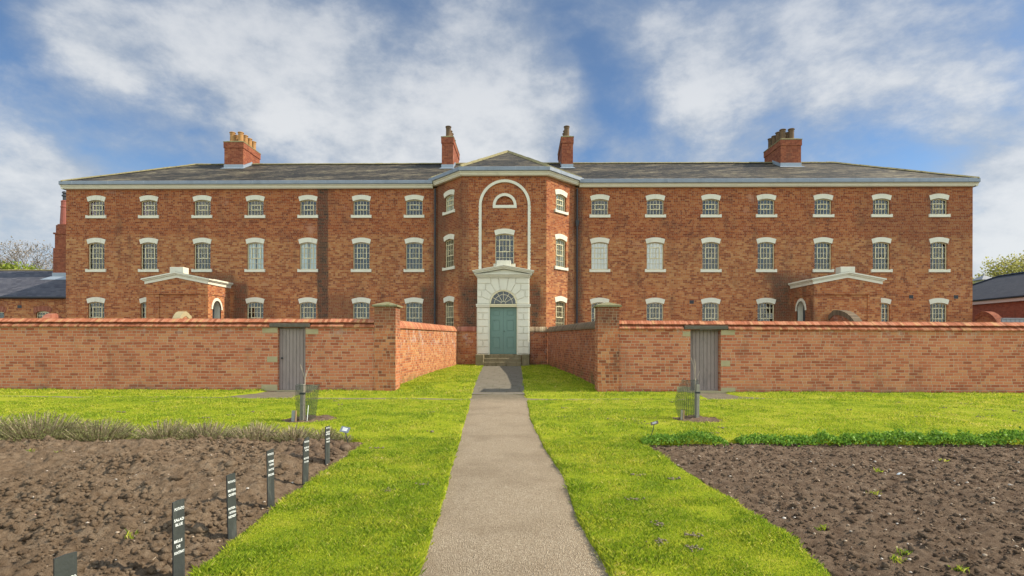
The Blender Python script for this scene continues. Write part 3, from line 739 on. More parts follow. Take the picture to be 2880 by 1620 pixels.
for i in range(7):
    y0_, y1_ = zrow[i], zrow[i+1]-6
    rows_ = [(242, 362)] if i % 2 == 0 else [(242, 298), (304, 362)]
    for a, b in rows_:
        q = C([(a, y1_), (b, y1_), (b, y0_), (a, y0_)]); allb.append(q); allb.append([(2*DC-x, z) for x, z in q][::-1])
for q in allb: base.poly_front(q, YS, YS+.034, .012)
for sx in (-1, 1):       # side rustication
    xx = -2.155 if sx < 0 else .357
    for i in range(7):
        z0_, z1_ = dz(zrow[i+1]-6), dz(zrow[i]); base.box(xx-.02 if sx < 0 else xx, xx if sx < 0 else xx+.02, YS+.04, 27.8, z0_, z1_)
dc = obj('doorcase', base, M['white'], bld)
for (xa, xb) in ((-2.2, DC-.66), (DC+.66, .40)):
    im = MB()
    im.box(xa, xb, YS-.04, 27.6, dz(622), dz(605)); im.box(xa-.015 if xa < -2 else xa, xb+.015 if xb > .3 else xb, YS-.06, 27.6, dz(604), dz(592))
    obj('impost', im, M['white'], dc)
tr = MB(); tr.box(DC-.66, DC+.66, YS+.0, YS+.2, dz(622), dz(608)); tr.box(DC-.66, DC+.66, YS-.025, YS+.2, dz(607), dz(592))
ringpoly(tr, DC, 3.272, .595, .66, 0, math.pi, 24, YS+.03, YS+.16)
tr.box(DC-.66, DC-.648, YS+.04, YS+.16, .84, 3.11); tr.box(DC+.648, DC+.66, YS+.04, YS+.16, .84, 3.11)
fanl = obj('fanlight', tr, M['cream'], dc)
fb = MB(); yb = YS+.09
for k in range(1, 6):
    t = math.pi*k/6; d_ = (math.cos(t), math.sin(t)); nx_, nz_ = -d_[1]*.009, d_[0]*.009
    p0 = (DC+d_[0]*.12, 3.28+d_[1]*.12); p1 = (DC+d_[0]*.60, 3.28+d_[1]*.60)
    fb.prism_y([(p0[0]-nx_, p0[1]-nz_), (p1[0]-nx_, p1[1]-nz_), (p1[0]+nx_, p1[1]+nz_), (p0[0]+nx_, p0[1]+nz_)], yb, yb+.03)
ringpoly(fb, DC, 3.275, .105, .125, 0, math.pi, 12, yb-.002, yb+.032)
for k in range(6):
    t = math.pi*(k+.5)/6; ringpoly(fb, DC, 3.275, .425, .443, math.pi*k/6, math.pi*(k+1)/6, 5, yb-.001, yb+.03)
obj('glazing_bars', fb, M['cream'], dc)
g = MB(); g.face([(DC+.6*math.cos(math.pi*i/20), yb+.02, 3.275+.6*math.sin(math.pi*i/20)) for i in range(21)]); obj('pane', g, M['glass'], dc)
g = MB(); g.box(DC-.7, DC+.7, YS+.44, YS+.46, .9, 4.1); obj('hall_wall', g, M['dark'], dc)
for sg in (-1, 1):
    d = MB(); xa, xb = (DC-.648, DC-.004) if sg < 0 else (DC+.004, DC+.648); yd = YS+.15
    pcs = [(398, 487, 722, 652), (398, 487, 890, 757), (398, 487, 1075, 942)]
    X0, X1 = dx(398)-DC+.0, dx(487)-DC
    if sg > 0: X0, X1 = -X1, -X0
    X0 += DC; X1 += DC
    # stiles and rails round sunk panels
    d.box(xa, X0, yd, yd+.05, .845, 3.115); d.box(X1, xb, yd, yd+.05, .845, 3.115)
    zs = [.845]+[v for p in reversed(pcs) for v in (dz(p[2]), dz(p[3]))]+[3.115]
    for k in range(0, len(zs), 2): d.box(X0, X1, yd, yd+.05, zs[k], zs[k+1])
    for k in range(1, len(zs)-1, 2):
        z0_, z1_ = zs[k], zs[k+1]; d.box(X0, X1, yd+.02, yd+.04, z0_, z1_)
        for (a, b, c_, e) in ((X0, X1, z0_, z0_+.022), (X0, X1, z1_-.022, z1_), (X0, X0+.022, z0_+.022, z1_-.022), (X1-.022, X1, z0_+.022, z1_-.022)): d.box(a, b, yd+.004, yd+.0195, c_, e)
        d.poly_front([(X0+.05, z0_+.05), (X1-.05, z0_+.05), (X1-.05, z1_-.05), (X0+.05, z1_-.05)], yd+.008, yd+.019, .012)
    lf = obj('door', d, M['door'], dc)
    if sg > 0:
        pass
kb = MB(); kb.lathe(0, 0, [(.006, 0), (.006, .02), (.02, .03), (.02, .045), (.01, .055)], 10)
kb.v = [(DC+.05+p[0], YS+.15-p[2], 1.95+p[1]) for p in kb.v]; obj('door_knob', kb, M['black'], dc)
pd = MB()
xl, xr, zc, za = -2.34, .545, 4.515, 5.10
ax = -.88
for (ov, z0_, z1_, fw) in ((.02, zc, zc+.07, .06), (.07, zc+.071, zc+.13, .12), (.12, zc+.131, zc+.165, .19)):
    pd.box(-2.155-ov, .357+ov, YS-fw, 27.8, z0_, z1_)
for (o0, o1, fw, e) in ((.0, .06, .16, -.06), (.061, .12, .22, 0), (.121, .16, .27, .03)):
    for sg in (-1, 1):
        xe = xl-e if sg < 0 else xr+e; s_ = (za-.16-(zc+.165))/((xr-xl)/2); z_e = zc+.165+(0 if sg else 0)-s_*e+.0
        pl = [(xe, z_e+o0), (ax, za-.16+o0), (ax, za-.16+o1), (xe, z_e+o1)]
        if sg > 0: pl = [pl[1], pl[0], pl[3], pl[2]]
        pd.prism_y(pl, YS-fw, 27.8)
pd.prism_y([(xl+.15, zc+.166), (xr-.15, zc+.166), (ax, za-.17)], YS+.02, 27.79)
obj('pediment', pd, M['white'], dc)
b = MB(); b.bbox(-1.235, -.545, 27.42, 27.79, 4.95, 5.36, .01); obj('blocking_stone', b, M['white'], dc)
st = MB()
for i, (y_, z0_, z1_) in enumerate(((26.52, .15, .485), (26.8, .3, .655), (27.08, .3, .825))): st.bbox(-1.78, -.02, y_, 27.5, z0_, z1_, .012)
st.bbox(-2.17, -1.79, 26.5, 27.45, .15, .835, .02); st.bbox(-.01, .354, 26.5, 27.45, .15, .835, .02)
obj('steps', st, M['stone'], bld)
# downpipes, hopper, air bricks
for (x, y) in ((-4.53, 29.5), (2.84, 29.5)):
    p = MB(); p.tube([(x, y, .3), (x, y, 9.38)], .045, 10)
    for z in (1.5, 3.3, 5.1, 6.9, 8.7): p.tube([(x, y, z), (x, y, z+.09)], .058, 10)
    if x > 0: p.hexa([(x-.05,y-.06,7.42),(x+.07,y-.06,7.42),(x+.07,y+.06,7.42),(x-.05,y+.06,7.42)], [(x-.09,y-.1,7.72),(x+.12,y-.1,7.72),(x+.12,y+.08,7.72),(x-.09,y+.08,7.72)])
    obj('downpipe', p, M['black'], bld)
for (x, z) in ((8.78, 3.52), (20.0, 3.8), (22.28, 3.8)):
    p = MB(); p.box(x-.11, x+.11, HB-.004, HB+.02, z-.09, z+.09)
    for k in range(4): p.box(x-.10, x+.10, HB-.012, HB-.005, z-.07+.04*k, z-.055+.04*k)
    obj('air_brick', p, M['black'], bld)

# ------------------------------------------------------------------ annex at the left, newer building at the right
an = thing('brick_annex', (-34, 34, 0), 'low brick annex with blue slate roof at the left end of the workhouse', 'building')
w = MB()
ops = [arc_open(-29.06, .42, 2.4, 3.24, .1), arc_open(-31.9, .45, 2.3, 3.2, .02), arc_open(-35.2, .42, 2.4, 3.24, .1)]
wall(w, (0, 34), (1, 0), [(-48, .1), (-24.1, .1), (-24.1, 4.05), (-48, 4.05)], ops)
w.face([(-48, 40.4, .1), (-48, 34, .1), (-48, 34, 4.05), (-48, 37.2, 6.0), (-48, 40.4, 4.05)])
w.face([(-24.1, 40.4, .1), (-48, 40.4, .1), (-48, 40.4, 4.05), (-24.1, 40.4, 4.05)])
obj('wall', w, M['facade'], an)
r = MB(); r.face([(-48.1, 33.85, 4.1), (-24.1, 33.85, 4.1), (-24.1, 37.2, 6.12), (-48.1, 37.2, 6.12)]); r.face([(-24.1, 40.5, 4.1), (-48.1, 40.5, 4.1), (-48.1, 37.2, 6.12), (-24.1, 37.2, 6.12)])
rfo = obj('roof', r, M['roofb'], an)
r = MB(); ridge(r, (-48.1, 37.2, 6.1), (-24.2, 37.2, 6.1), .12, .07); obj('ridge_tiles', r, M['moss'], rfo)
r = MB(); r.tube([(-48.1, 33.8, 4.06), (-24.1, 33.8, 4.06)], .07, 8); r.box(-48, -24.1, 33.9, 33.998, 3.98, 4.09); obj('gutter', r, M['black'], rfo)
s = MB(); s.box(-30.36, -29.0, 36.3, 37.0, 5.2, 7.45); s.box(-30.27, -29.0, 36.33, 36.97, 7.45, 8.35); s.box(-30.34, -28.95, 36.27, 37.03, 8.35, 8.45); s.box(-30.22, -29.05, 36.35, 36.95, 8.45, 8.95); s.box(-30.16, -29.1, 36.4, 36.9, 8.95, 9.02)
stk = obj('chimney', s, M['chim'], an)
s = MB(); s.lathe(-29.9, 36.65, [(.25, 9.02), (.24, 9.3), (.2, 10.1), (.22, 10.15), (.22, 10.2), (.19, 10.25), (.19, 10.5), (.21, 10.55), (.15, 10.6)], 16); obj('chimney_pot', s, M['potr'], stk)
s = MB(); s.lathe(-29.9, 36.65, [(.1, 10.55), (.1, 10.85), (.16, 10.88), (.16, 10.95), (.09, 11.0), (.09, 11.05), (.15, 11.08), (.12, 11.18), (.03, 11.22)], 12); obj('cowl', s, M['black'], stk)
s = MB(); s.box(-30.4, -28.96, 36.27, 36.295, 5.45, 5.85); s.face([(-30.9, 35.9, 5.36), (-28.7, 35.9, 5.36), (-28.9, 36.26, 5.6), (-30.5, 36.26, 5.6)]); obj('flashing', s, M['leadl'], stk)
for cx_, hw in ((-29.06, .42), (-31.9, .45), (-35.2, .42)):
    a = MB(); n = 13
    for i in range(n):
        t = (i/(n-1)-.5); x = cx_+t*2*hw*1.05; zb = 3.24-.1*(2*t)**2; tilt = t*.22
        x2 = x+tilt
        q = hw*1.02/n
        a.prism_y([(x-q*.93, zb), (x+q*.93, zb), (x2+q*1.15, zb+.31-.02*abs(t)), (x2-q*1.15, zb+.31-.02*abs(t))], 33.975, 34.05)
    ar = obj('lintel', a, M['archb'], an)
    f = MB(); y0_ = 34.09
    f.box(cx_-hw, cx_-hw+.05, y0_, y0_+.05, 2.4, 3.15); f.box(cx_+hw-.05, cx_+hw, y0_, y0_+.05, 2.4, 3.15); f.box(cx_-hw+.05, cx_+hw-.05, y0_, y0_+.05, 3.14, 3.24)
    if cx_ != -31.9:
        for k in range(1, 5): x = cx_-hw+2*hw*k/5; f.box(x-.012, x+.012, y0_, y0_+.04, 2.4, 3.14)
        for z in (2.7, 2.98): f.box(cx_-hw+.05, cx_+hw-.05, y0_+.003, y0_+.037, z-.012, z+.012)
    fr = obj('window', f, M['cream'], an)
    g = MB(); g.face([(cx_-hw, y0_+.03, 2.4), (cx_+hw, y0_+.03, 2.4), (cx_+hw, y0_+.03, 3.2), (cx_-hw, y0_+.03, 3.2)]); obj('pane', g, M['glass'], fr)
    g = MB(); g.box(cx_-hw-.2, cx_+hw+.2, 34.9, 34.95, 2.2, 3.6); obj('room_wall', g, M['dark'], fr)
g = MB(); g.box(-30.62, -30.36, 33.99, 34.02, 3.42, 3.6); obj('air_brick', g, M['black'], an)

nb = thing('slate_roofed_building', (32, 36, 0), 'newer red brick building with dark slate hipped roof beyond the right end of the workhouse', 'building')
w = MB(); w.box(30, 37, 26, 44, .1, 4.0); obj('wall', w, M['newbrick'], nb)
w = MB(); w.box(29.82, 29.998, 25.8, 44.1, 3.98, 4.22); obj('fascia', w, M['pale'], nb)
w = MB(); w.tube([(29.76, 25.8, 4.24), (29.76, 44.15, 4.24)], .07, 8); obj('gutter', w, M['black'], nb)
r = MB(); A = [(29.75, 25.75, 4.25), (37.25, 25.75, 4.25), (37.25, 44.2, 4.25), (29.75, 44.2, 4.25)]; R1 = (33.5, 29.5, 6.15); R2 = (33.5, 40.5, 6.15)
r.face([A[3], A[0], R1, R2]); r.face([A[1], A[2], R2, R1]); r.face([A[0], A[1], R1]); r.face([A[2], A[3], R2]); rfo = obj('roof', r, M['roofd'], nb)
r = MB(); ridge(r, R1, R2, .12, .08); ridge(r, A[3], R2, .12, .08); ridge(r, A[0], R1, .12, .08); obj('ridge_tiles', r, M['black'], rfo)
cu = thing('roof_cupola', (40.0, 50, 0), 'small white louvred cupola peeping over the dark slate roof', 'cupola')
s = MB(); s.box(39.6, 40.4, 49.6, 50.4, .2, 6.9); obj('drum', s, M['white'], cu)
s = MB(); s.hexa([(39.3,49.3,6.9),(40.7,49.3,6.9),(40.7,50.7,6.9),(39.3,50.7,6.9)], [(39.9,49.9,7.3),(40.1,49.9,7.3),(40.1,50.1,7.3),(39.9,50.1,7.3)]); s.tube([(40, 50, 7.3), (40, 50, 7.5)], .06, 6); obj('roof', s, M['metal'], cu)
fe = thing('metal_fence', (24, 26, 0), 'grey metal panel fence with a capped post right of the workhouse', 'fence')
s = MB(); s.box(21.6, 23.0, 26, 26.05, .3, 2.52)
for k in range(7): s.box(21.6+k*.2, 21.63+k*.2, 25.975, 25.998, .3, 2.5)
s.box(21.6, 23.0, 25.96, 26.08, 2.521, 2.56); obj('panel', s, M['metal'], fe)
s = MB(); s.box(23.02, 23.3, 25.9, 26.15, .2, 2.6); s.hexa([(22.99,25.87,2.6),(23.33,25.87,2.6),(23.33,26.18,2.6),(22.99,26.18,2.6)], [(23.1,25.98,2.67),(23.22,25.98,2.67),(23.22,26.07,2.67),(23.1,26.07,2.67)]); obj('post', s, M['metal'], fe)

# ------------------------------------------------------------------ garden walls
def gprof(y):    # ground height along Y
    return np.interp(y, [-600, 16.4, 17.5, 21, 27, 600], [0, 0, .11, .23, .32, .32])
def coping_rows(mb, xa, xb, yf, zt, thick, skip=(), pitch=.079, tilt=0.):
    # two stepped courses of brick on edge, sloping to the front and back
    prof = [(-.075, -.275, -.235, .075, -.155), (-.03, -.135, -.12, .125, -.02)]
    for row, (o, z0_, z1_, o2, z2_) in enumerate(prof):
        x = xa
        while x < xb-.03:
            w = pitch*random.uniform(.95, 1.05); r = random.random(); x1_ = min(x+w-.006, xb)
            sk = any(a <= x+w/2 <= b and row == rr for a, b, rr in skip)
            if not sk:
                j = random.uniform(-.004, .004); q = tilt*(x-xa)
                zz = lambda z: zt+z+j+q
                yb = yf+thick
                F = [(yf+o, zz(z0_)), (yf+o, zz(z1_)), (yf+o2, zz(z2_)), (yb-o2, zz(z2_)), (yb-o, zz(z1_)), (yb-o, zz(z0_))]
                A = [(x, y, z) for y, z in F]; B = [(x1_, y, z) for y, z in F]
                mb.face(A[::-1], 0, r); mb.face(B, 0, r)
                for k in range(6):
                    l = (k+1) % 6; mb.face([A[k], A[l], B[l], B[k]][::1], 0, r)
            x += w
    m_ = MB
WT = .33
def front_wall(x0, x1, g0, g1, label, lint, quoins, gy, zt, tilt, tag_side):
    t = thing('garden_wall', ((x0+x1)/2, 16.3, 0), label, 'wall')
    w = MB(); zs = zt-.276
    for a, b in ((x0, g0), (g1, x1)):
        za, zb_ = zs+tilt*(a-x0), zs+tilt*(b-x0)
        w.hexa([(a,16.3,-.3),(b,16.3,-.3),(b,16.3+WT,-.3),(a,16.3+WT,-.3)], [(a,16.3,za),(b,16.3,zb_),(b,16.3+WT,zb_),(a,16.3+WT,za)])
    obj('masonry', w, M['front'], t)
    c = MB(); coping_rows(c, x0, x1, 16.3, zt, WT, skip=[(lint[0], lint[1], 0)], tilt=tilt)
    q = [(16.3-.02, -.272), (16.3+.06, -.16), (16.3+.10, -.03), (16.3+WT-.1, -.03), (16.3+WT-.06, -.16), (16.3+WT+.02, -.272)]
    A = [(x0, y, zt+z) for y, z in q]; B = [(x1, y, zt+z+tilt*(x1-x0)) for y, z in q]
    for k in range(5): c.face([A[k], B[k], B[k+1], A[k+1]], 0, 0.)
    c.face([A[5], B[5], B[0], A[0]], 0, 0.)
    obj('coping', c, M['cop'], t)
    l = MB(); zq = zt+tilt*(g0-x0); l.bbox(lint[0], lint[1], 16.235, 16.3+WT+.06, zq-.27, zq-.165, .01); l.box(g0-.02, g1+.02, 16.31, 16.6, zq-.30, zq-.285); obj('lintel', l, M['darkband'], t)
    for (a, b, z0_, z1_) in quoins:
        k = MB(); k.bbox(a, b, 16.292, 16.5, z0_, z1_, .006); obj('quoin_stone', k, M['quoin'], t)
    gt = MB(); n = 8; W_ = (g1-g0)/n
    for k in range(n): gt.bbox(g0+W_*k+.003, g0+W_*(k+1)-.003, gy+random.uniform(0, .003), gy+.03, .0, zq-.30, .007)
    gt.box(g0, g1, gy+.031, gy+.05, .0, zq-.3)
    G = obj('gate', gt, M['gate'], t)
    h = MB(); hx = g0+.10; h.lathe(0, 0, [(.012, 0), (.012, .02), (.028, .028), (.028, .045), (.012, .055)], 10)
    h.v = [(hx+p[0], gy-p[2], .93+p[1]) for p in h.v]
    if tag_side: obj('handle', h, M['black'], G)
    sl = MB(); sl.bbox(g0-.02, g1+.02, 16.28, 16.6, -.1, .0-.002 if tag_side else .03, .01); obj('threshold', sl, M['quoin'], t)
    return t
front_wall(-17, -4.236, -7.05, -6.24, 'red brick garden wall with grey plank gate, left of the path', (-7.27, -6.11),
           [(-7.5, -7.052, 1.66, 1.815), (-7.36, -7.052, .82, .97), (-7.52, -7.052, -.02, .16), (-6.238, -5.87, 1.62, 1.77), (-6.238, -5.9, -.02, .15)], 16.40, 2.095, 0, True)
front_wall(2.774, 17, 4.802, 5.663, 'red brick garden wall with grey plank gate, right of the path', (4.62, 5.85),
           [(4.58, 4.80, 1.58, 1.73), (4.42, 4.80, -.02, .15), (5.665, 6.06, 1.62, 1.77), (5.665, 5.93, .73, .90), (5.665, 6.08, -.04, .13)], 16.50, 2.06, -.003, False)
dk = MB(); dk.bbox(-12.63, -12.27, 16.216, 16.3, 2.095-.284, 2.095-.15, .01)
def pillar(x0, x1, label):
    t = thing('brick_pillar', ((x0+x1)/2, 16.55, 0), label, 'gate pillar', 'pillars either side of the path')
    s = MB(); s.box(x0, x1, 16.25, 16.85, -.2, 2.42); obj('shaft', s, M['pier'], t)
    c = MB(); a, b, c0, c1 = x0-.06, x1+.06, 16.19, 16.91; xm = (x0+x1)/2; z = 2.42
    c.box(a, b, c0, c1, z, z+.05); c.hexa([(a,c0,z+.05),(b,c0,z+.05),(b,c1,z+.05),(a,c1,z+.05)], [(xm-.04,16.51,z+.15),(xm+.04,16.51,z+.15),(xm+.04,16.59,z+.15),(xm-.04,16.59,z+.15)]); obj('cap_stone', c, M['caps'], t)
pillar(-4.235, -3.623, 'square brick pillar with mossy cap stone, left of the path')
pillar(2.159, 2.773, 'square brick pillar with mossy cap stone, right of the path')
def side_wall(a, b, za0, za1, zb0, zb1, outw, mat, cmat, label, rows=True):    # a near (x,y), b far; inner face line a-b, outw = +1 body to the right(+x) or -1
    t = thing('garden_wall', ((a[0]+b[0])/2, (a[1]+b[1])/2, 0), label, 'wall')
    d = Vector((b[0]-a[0], b[1]-a[1])).normalized(); n = Vector((d.y, -d.x))*outw; th = .3
    P = [Vector(a), Vector(b), Vector(b)+n*th, Vector(a)+n*th]
    if outw < 0: P = P[::-1]; zt_ = [za1, zb1, zb1, za1]
    else: zt_ = [za1, zb1, zb1, za1]
    if outw < 0: zt_ = zt_[::-1]
    s = MB(); bq = [(p.x, p.y, -.1) for p in P]; tq = [(p.x, p.y, z) for p, z in zip(P, zt_)]
    # orientation: make ccw
    ar = sum(P[i].x*P[(i+1) % 4].y-P[(i+1) % 4].x*P[i].y for i in range(4))
    if ar < 0: bq = bq[::-1]; tq = tq[::-1]
    s.hexa(bq, tq); obj('masonry', s, mat, t)
    c = MB(); L = (Vector(b)-Vector(a)).length; pitch = .085; N = int(L/pitch)
    prof = [(-.06, 0), (-.06, .07), (-.035, .085), (0, .16), (.06, .225), (.15, .25), (.24, .225), (.3, .16), (.335, .085), (.36, .07), (.36, 0)]
    for i in range(N):
        f0 = i/N; f1 = (i+.93)/N; r = random.random(); j = random.uniform(-.004, .004)
        A = []; B = []
        for o, z in prof:
            for f, Lst in ((f0, A), (f1, B)):
                p = Vector(a).lerp(Vector(b), f)+n*o; Lst.append((p.x, p.y, za1+(zb1-za1)*f+z+j))
        for k in range(len(prof)-1): 
            q = [A[k], B[k], B[k+1], A[k+1]]
            c.face(q if outw > 0 else q[::-1], 0, r)
        c.face([A[-1], B[-1], B[0], A[0]], 0, r); c.face(A, 0, r); c.face(B[::-1], 0, r)
    obj('coping', c, cmat, t)
    return t
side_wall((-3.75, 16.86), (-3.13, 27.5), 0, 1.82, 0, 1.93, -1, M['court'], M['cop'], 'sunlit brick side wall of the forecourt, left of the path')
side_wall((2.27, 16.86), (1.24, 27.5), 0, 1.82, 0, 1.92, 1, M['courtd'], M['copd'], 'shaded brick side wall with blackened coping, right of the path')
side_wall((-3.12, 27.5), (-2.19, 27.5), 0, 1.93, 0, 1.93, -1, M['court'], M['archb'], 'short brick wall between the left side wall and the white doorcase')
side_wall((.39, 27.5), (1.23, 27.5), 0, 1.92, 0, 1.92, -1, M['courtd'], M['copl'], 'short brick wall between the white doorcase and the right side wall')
# yard walls with a quadrant ramp at the building end (mostly hidden by the front walls)
def yard_wall(x, ya, yc, zl, zh, label, mat, cmat, x_th=.3, group='curved yard walls'):
    t = thing('yard_wall', (x, ya, 0), label, 'wall', group)
    pts = [(16.8, zl), (yc, zl)]; n = 12; Rr = ya-yc
    prof = [(16.8, zl)]
    for i in range(n+1):
        tt = math.pi/2*i/n; prof.append((ya-.45-(Rr-.45)*math.cos(tt), zl+(zh-zl)*math.sin(tt)))
    prof.append((ya-.02, zh-.22))
    s = MB(); c = MB()
    for i in range(len(prof)-1):
        (y0_, z0_), (y1_, z1_) = prof[i], prof[i+1]
        s.hexa([(x,y0_,.1),(x+x_th,y0_,.1),(x+x_th,y1_,.1),(x,y1_,.1)], [(x,y0_,z0_),(x+x_th,y0_,z0_),(x+x_th,y1_,z1_),(x,y1_,z1_)])
        m_ = max(1, int(math.hypot(y1_-y0_, z1_-z0_)/.09))
        for k in range(m_):
            ya_, yb_ = y0_+(y1_-y0_)*k/m_, y0_+(y1_-y0_)*(k+.94)/m_; za_, zb_ = z0_+(z1_-z0_)*k/m_, z0_+(z1_-z0_)*(k+.94)/m_; r_ = random.random()
            c.hexa([(x-.03,ya_,za_+.001),(x+x_th+.03,ya_,za_+.001),(x+x_th+.03,yb_,zb_+.001),(x-.03,yb_,zb_+.001)], [(x-.03,ya_,za_+.23),(x+x_th+.03,ya_,za_+.23),(x+x_th+.03,yb_,zb_+.23),(x-.03,yb_,zb_+.23)], 0, r_)
    obj('masonry', s, mat, t); obj('coping', c, cmat, t)
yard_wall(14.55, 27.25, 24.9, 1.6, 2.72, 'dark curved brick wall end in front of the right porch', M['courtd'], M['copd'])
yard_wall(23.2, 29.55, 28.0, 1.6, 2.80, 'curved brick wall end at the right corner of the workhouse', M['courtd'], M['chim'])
yard_wall(-16.35, 27.35, 26.2, 1.6, 2.62, 'pale mossy curved wall end in front of the left porch', M['court'], M['quoin'])
yard_wall(-24.35, 29.4, 28.2, 1.6, 2.62, 'pink curved brick wall end at the left corner of the workhouse', M['court'], M['archb'])

# ------------------------------------------------------------------ ground layout
def vnoise(x, y, sc, seed):
    r = np.random.default_rng(seed); T = r.random((256, 256))
    X = x*sc+1000.; Y = y*sc+1000.; xi = np.floor(X).astype(int); yi = np.floor(Y).astype(int); fx = X-xi; fy = Y-yi
    fx = fx*fx*(3-2*fx); fy = fy*fy*(3-2*fy); a = T[xi % 256, yi % 256]; b = T[(xi+1) % 256, yi % 256]; c = T[xi % 256, (yi+1) % 256]; d = T[(xi+1) % 256, (yi+1) % 256]
    return (a*(1-fx)+b*fx)*(1-fy)+(c*(1-fx)+d*fx)*fy-.5
def fbm(x, y, sc, seed, o=4, g=.5):
    s = 0; a = 1.
    for i in range(o): s = s+vnoise(x, y, sc*2**i, seed+i)*a; a *= g
    return s
PY = [0, 3.39, 4.55, 6.16, 7.77, 10.5, 14.4, 15.4, 26.5, 30]
PLx = [-.56, -.63, -.67, -.782, -.87, -1.035, -1.293, -1.354, -1.79, -1.79]
PRx = [.62, .53, .456, .432, .305, .169, .121, .072, -.03, -.03]
def path_d(x, y):      # >0 inside the path (metres from the edge)
    n = fbm(x*0, y, 1.1, 5, 3)*.02*(y < 14)
    d = np.minimum(x-np.interp(y, PY, PLx)-n, np.interp(y, PY, PRx)+n-x)
    return np.where(y < 26.6, d, -1)
def cross_d(x, y):
    lo = np.interp(x, [-17, -9, -1.5, 0, 5, 11, 17], [14.2, 14.15, 13.85, 13.88, 14.2, 14.35, 14.4]); wd = np.interp(x, [-17, -9, -1.5, 0, 5, 11, 17], [.40, .42, .5, .5, .30, .22, .2])
    d = np.minimum(y-lo, lo+wd-y)
    sp = np.minimum(np.minimum(x-(-7.35-.35*np.clip(15.6-y, 0, 2)), -6.05+.1-x), np.minimum(y-14.2, 16.4-y))
    sp2 = np.minimum(np.minimum(x-4.75, 5.75+.9*np.clip(15.3-y, 0, 2)-x), np.minimum(y-14.3, 16.4-y))
    return np.maximum(np.maximum(d, sp), sp2)+fbm(x, y, 2., 9, 2)*.03+.03
def bedl_d(x, y):
    e = np.interp(y, [0, 2.5, 3.35, 4.26, 5.46, 6.76, 8.14, 9], [-1.90, -1.93, -1.97, -2.06, -2.12, -2.154, -2.22, -2.2])+fbm(x*0, y, 2.5, 21, 3)*.05
    return np.minimum(e-x, 8.16+fbm(x, y*0, 1.3, 31, 3)*.10-y)
def bedr_d(x, y):
    e = np.interp(y, [0, 3.43, 4.34, 5.2, 6.26, 7.5, 7.94, 9], [1.80, 1.86, 1.915, 1.885, 1.78, 1.70, 1.62, 1.6])+fbm(x*0, y, 2.5, 22, 3)*.05
    return np.minimum(x-e, 8.14+np.clip(x-2, 0, 9)*.025+fbm(x, y*0, 1.3, 32, 3)*.12-y)
def circ_d(x, y):
    a = .48-np.hypot(x+3.88, y-10.4); b = .45-np.hypot(x-3.24, y-10.6)
    return np.maximum(a, b)+fbm(x, y, 4., 41, 2)*.06
def lawn_out(x, y):   # signed: >0 means NOT lawn
    return np.maximum.reduce([path_d(x, y), cross_d(x, y), bedl_d(x, y), bedr_d(x, y), circ_d(x, y)])
def lawn_h(x, y): return gprof(y)+fbm(x, y, .7, 51, 3)*.035*np.clip((16-y)/2, 0, 1)
def axis(segs):
    o = []
    for a, b, s in segs: o += list(np.arange(a, b-1e-6, s))
    return np.array(o+[segs[-1][1]])
def gridmesh(name, xs, ys, hf, mat, keep=None, kind='structure'):
    X, Y = np.meshgrid(xs, ys); Z = hf(X, Y); V = np.stack([X.ravel(), Y.ravel(), Z.ravel()], 1); nx = len(xs); ny = len(ys)
    i, j = np.meshgrid(np.arange(nx-1), np.arange(ny-1)); a = (j*nx+i).ravel(); F = np.stack([a, a+1, a+nx+1, a+nx], 1)
    if keep is not None:
        cx = V[F, 0].mean(1); cy = V[F, 1].mean(1); F = F[keep(cx, cy)]
        used = np.unique(F); mp = -np.ones(len(V), int); mp[used] = np.arange(len(used)); V = V[used]; F = mp[F]
    o = np_obj(name, V, F, mat, smooth=True); tag(o, kind=kind); return o
gridmesh('ground', axis([(-400,-60,40),(-60,60,6),(60,400,40)]), np.array([-60,-20,0,8,16.4,17.5,21,27,40,60,100,200,500.]), lambda x, y: gprof(y)-.36, M['far'])
gridmesh('yard', np.array([-60,-24,-4.3]), np.array([16.7,17.5,21,27,45.]), lambda x, y: gprof(y)-.02, M['yard'])
gridmesh('yard', np.array([2.9,24,60]), np.array([16.7,17.5,21,27,45.]), lambda x, y: gprof(y)-.02, M['yard'])
def lh(x, y):
    d = lawn_out(x, y)
    return lawn_h(x, y)-np.clip((d+.01)/.035, 0, 1)*np.where(np.maximum(bedl_d(x, y), bedr_d(x, y)) > -.02, .28, .045)-np.clip((circ_d(x, y))/.05, 0, 1)*.03
gridmesh('lawn', axis([(-17,-4.4,.12),(-4.4,3.6,.03),(3.6,17,.12)]), axis([(.5,2.5,.1),(2.5,8.6,.03),(8.6,16.28,.08)]), lh, M['turf'])
gridmesh('lawn', axis([(-3.95,-3.2,.1),(-3.2,2.4,.07)]), axis([(16.28,27.45,.1)]), lh, M['turf'])
gridmesh('path', axis([(-1.6,1.0,.05)]), axis([(.5,15.4,.05)]), lambda x, y: lawn_h(x, y)-.022+fbm(x, y, 3., 61, 3)*.006+.012*np.clip(path_d(x,y)/.4,0,1), M['gravel'], lambda x, y: path_d(x, y) > -.08)
gridmesh('paved_path', axis([(-2.1,.4,.1)]), axis([(15.4,26.6,.1)]), lambda x, y: gprof(y)-.012+fbm(x, y, 1., 62, 2)*.004, M['flags'], lambda x, y: path_d(x, y) > -.1)
gridmesh('cross_path', axis([(-17,17,.08)]), axis([(13.4,16.35,.06)]), lambda x, y: lawn_h(x, y)-.027, M['gravel'], lambda x, y: (cross_d(x, y) > -.06) & (path_d(x, y) < 0.0))

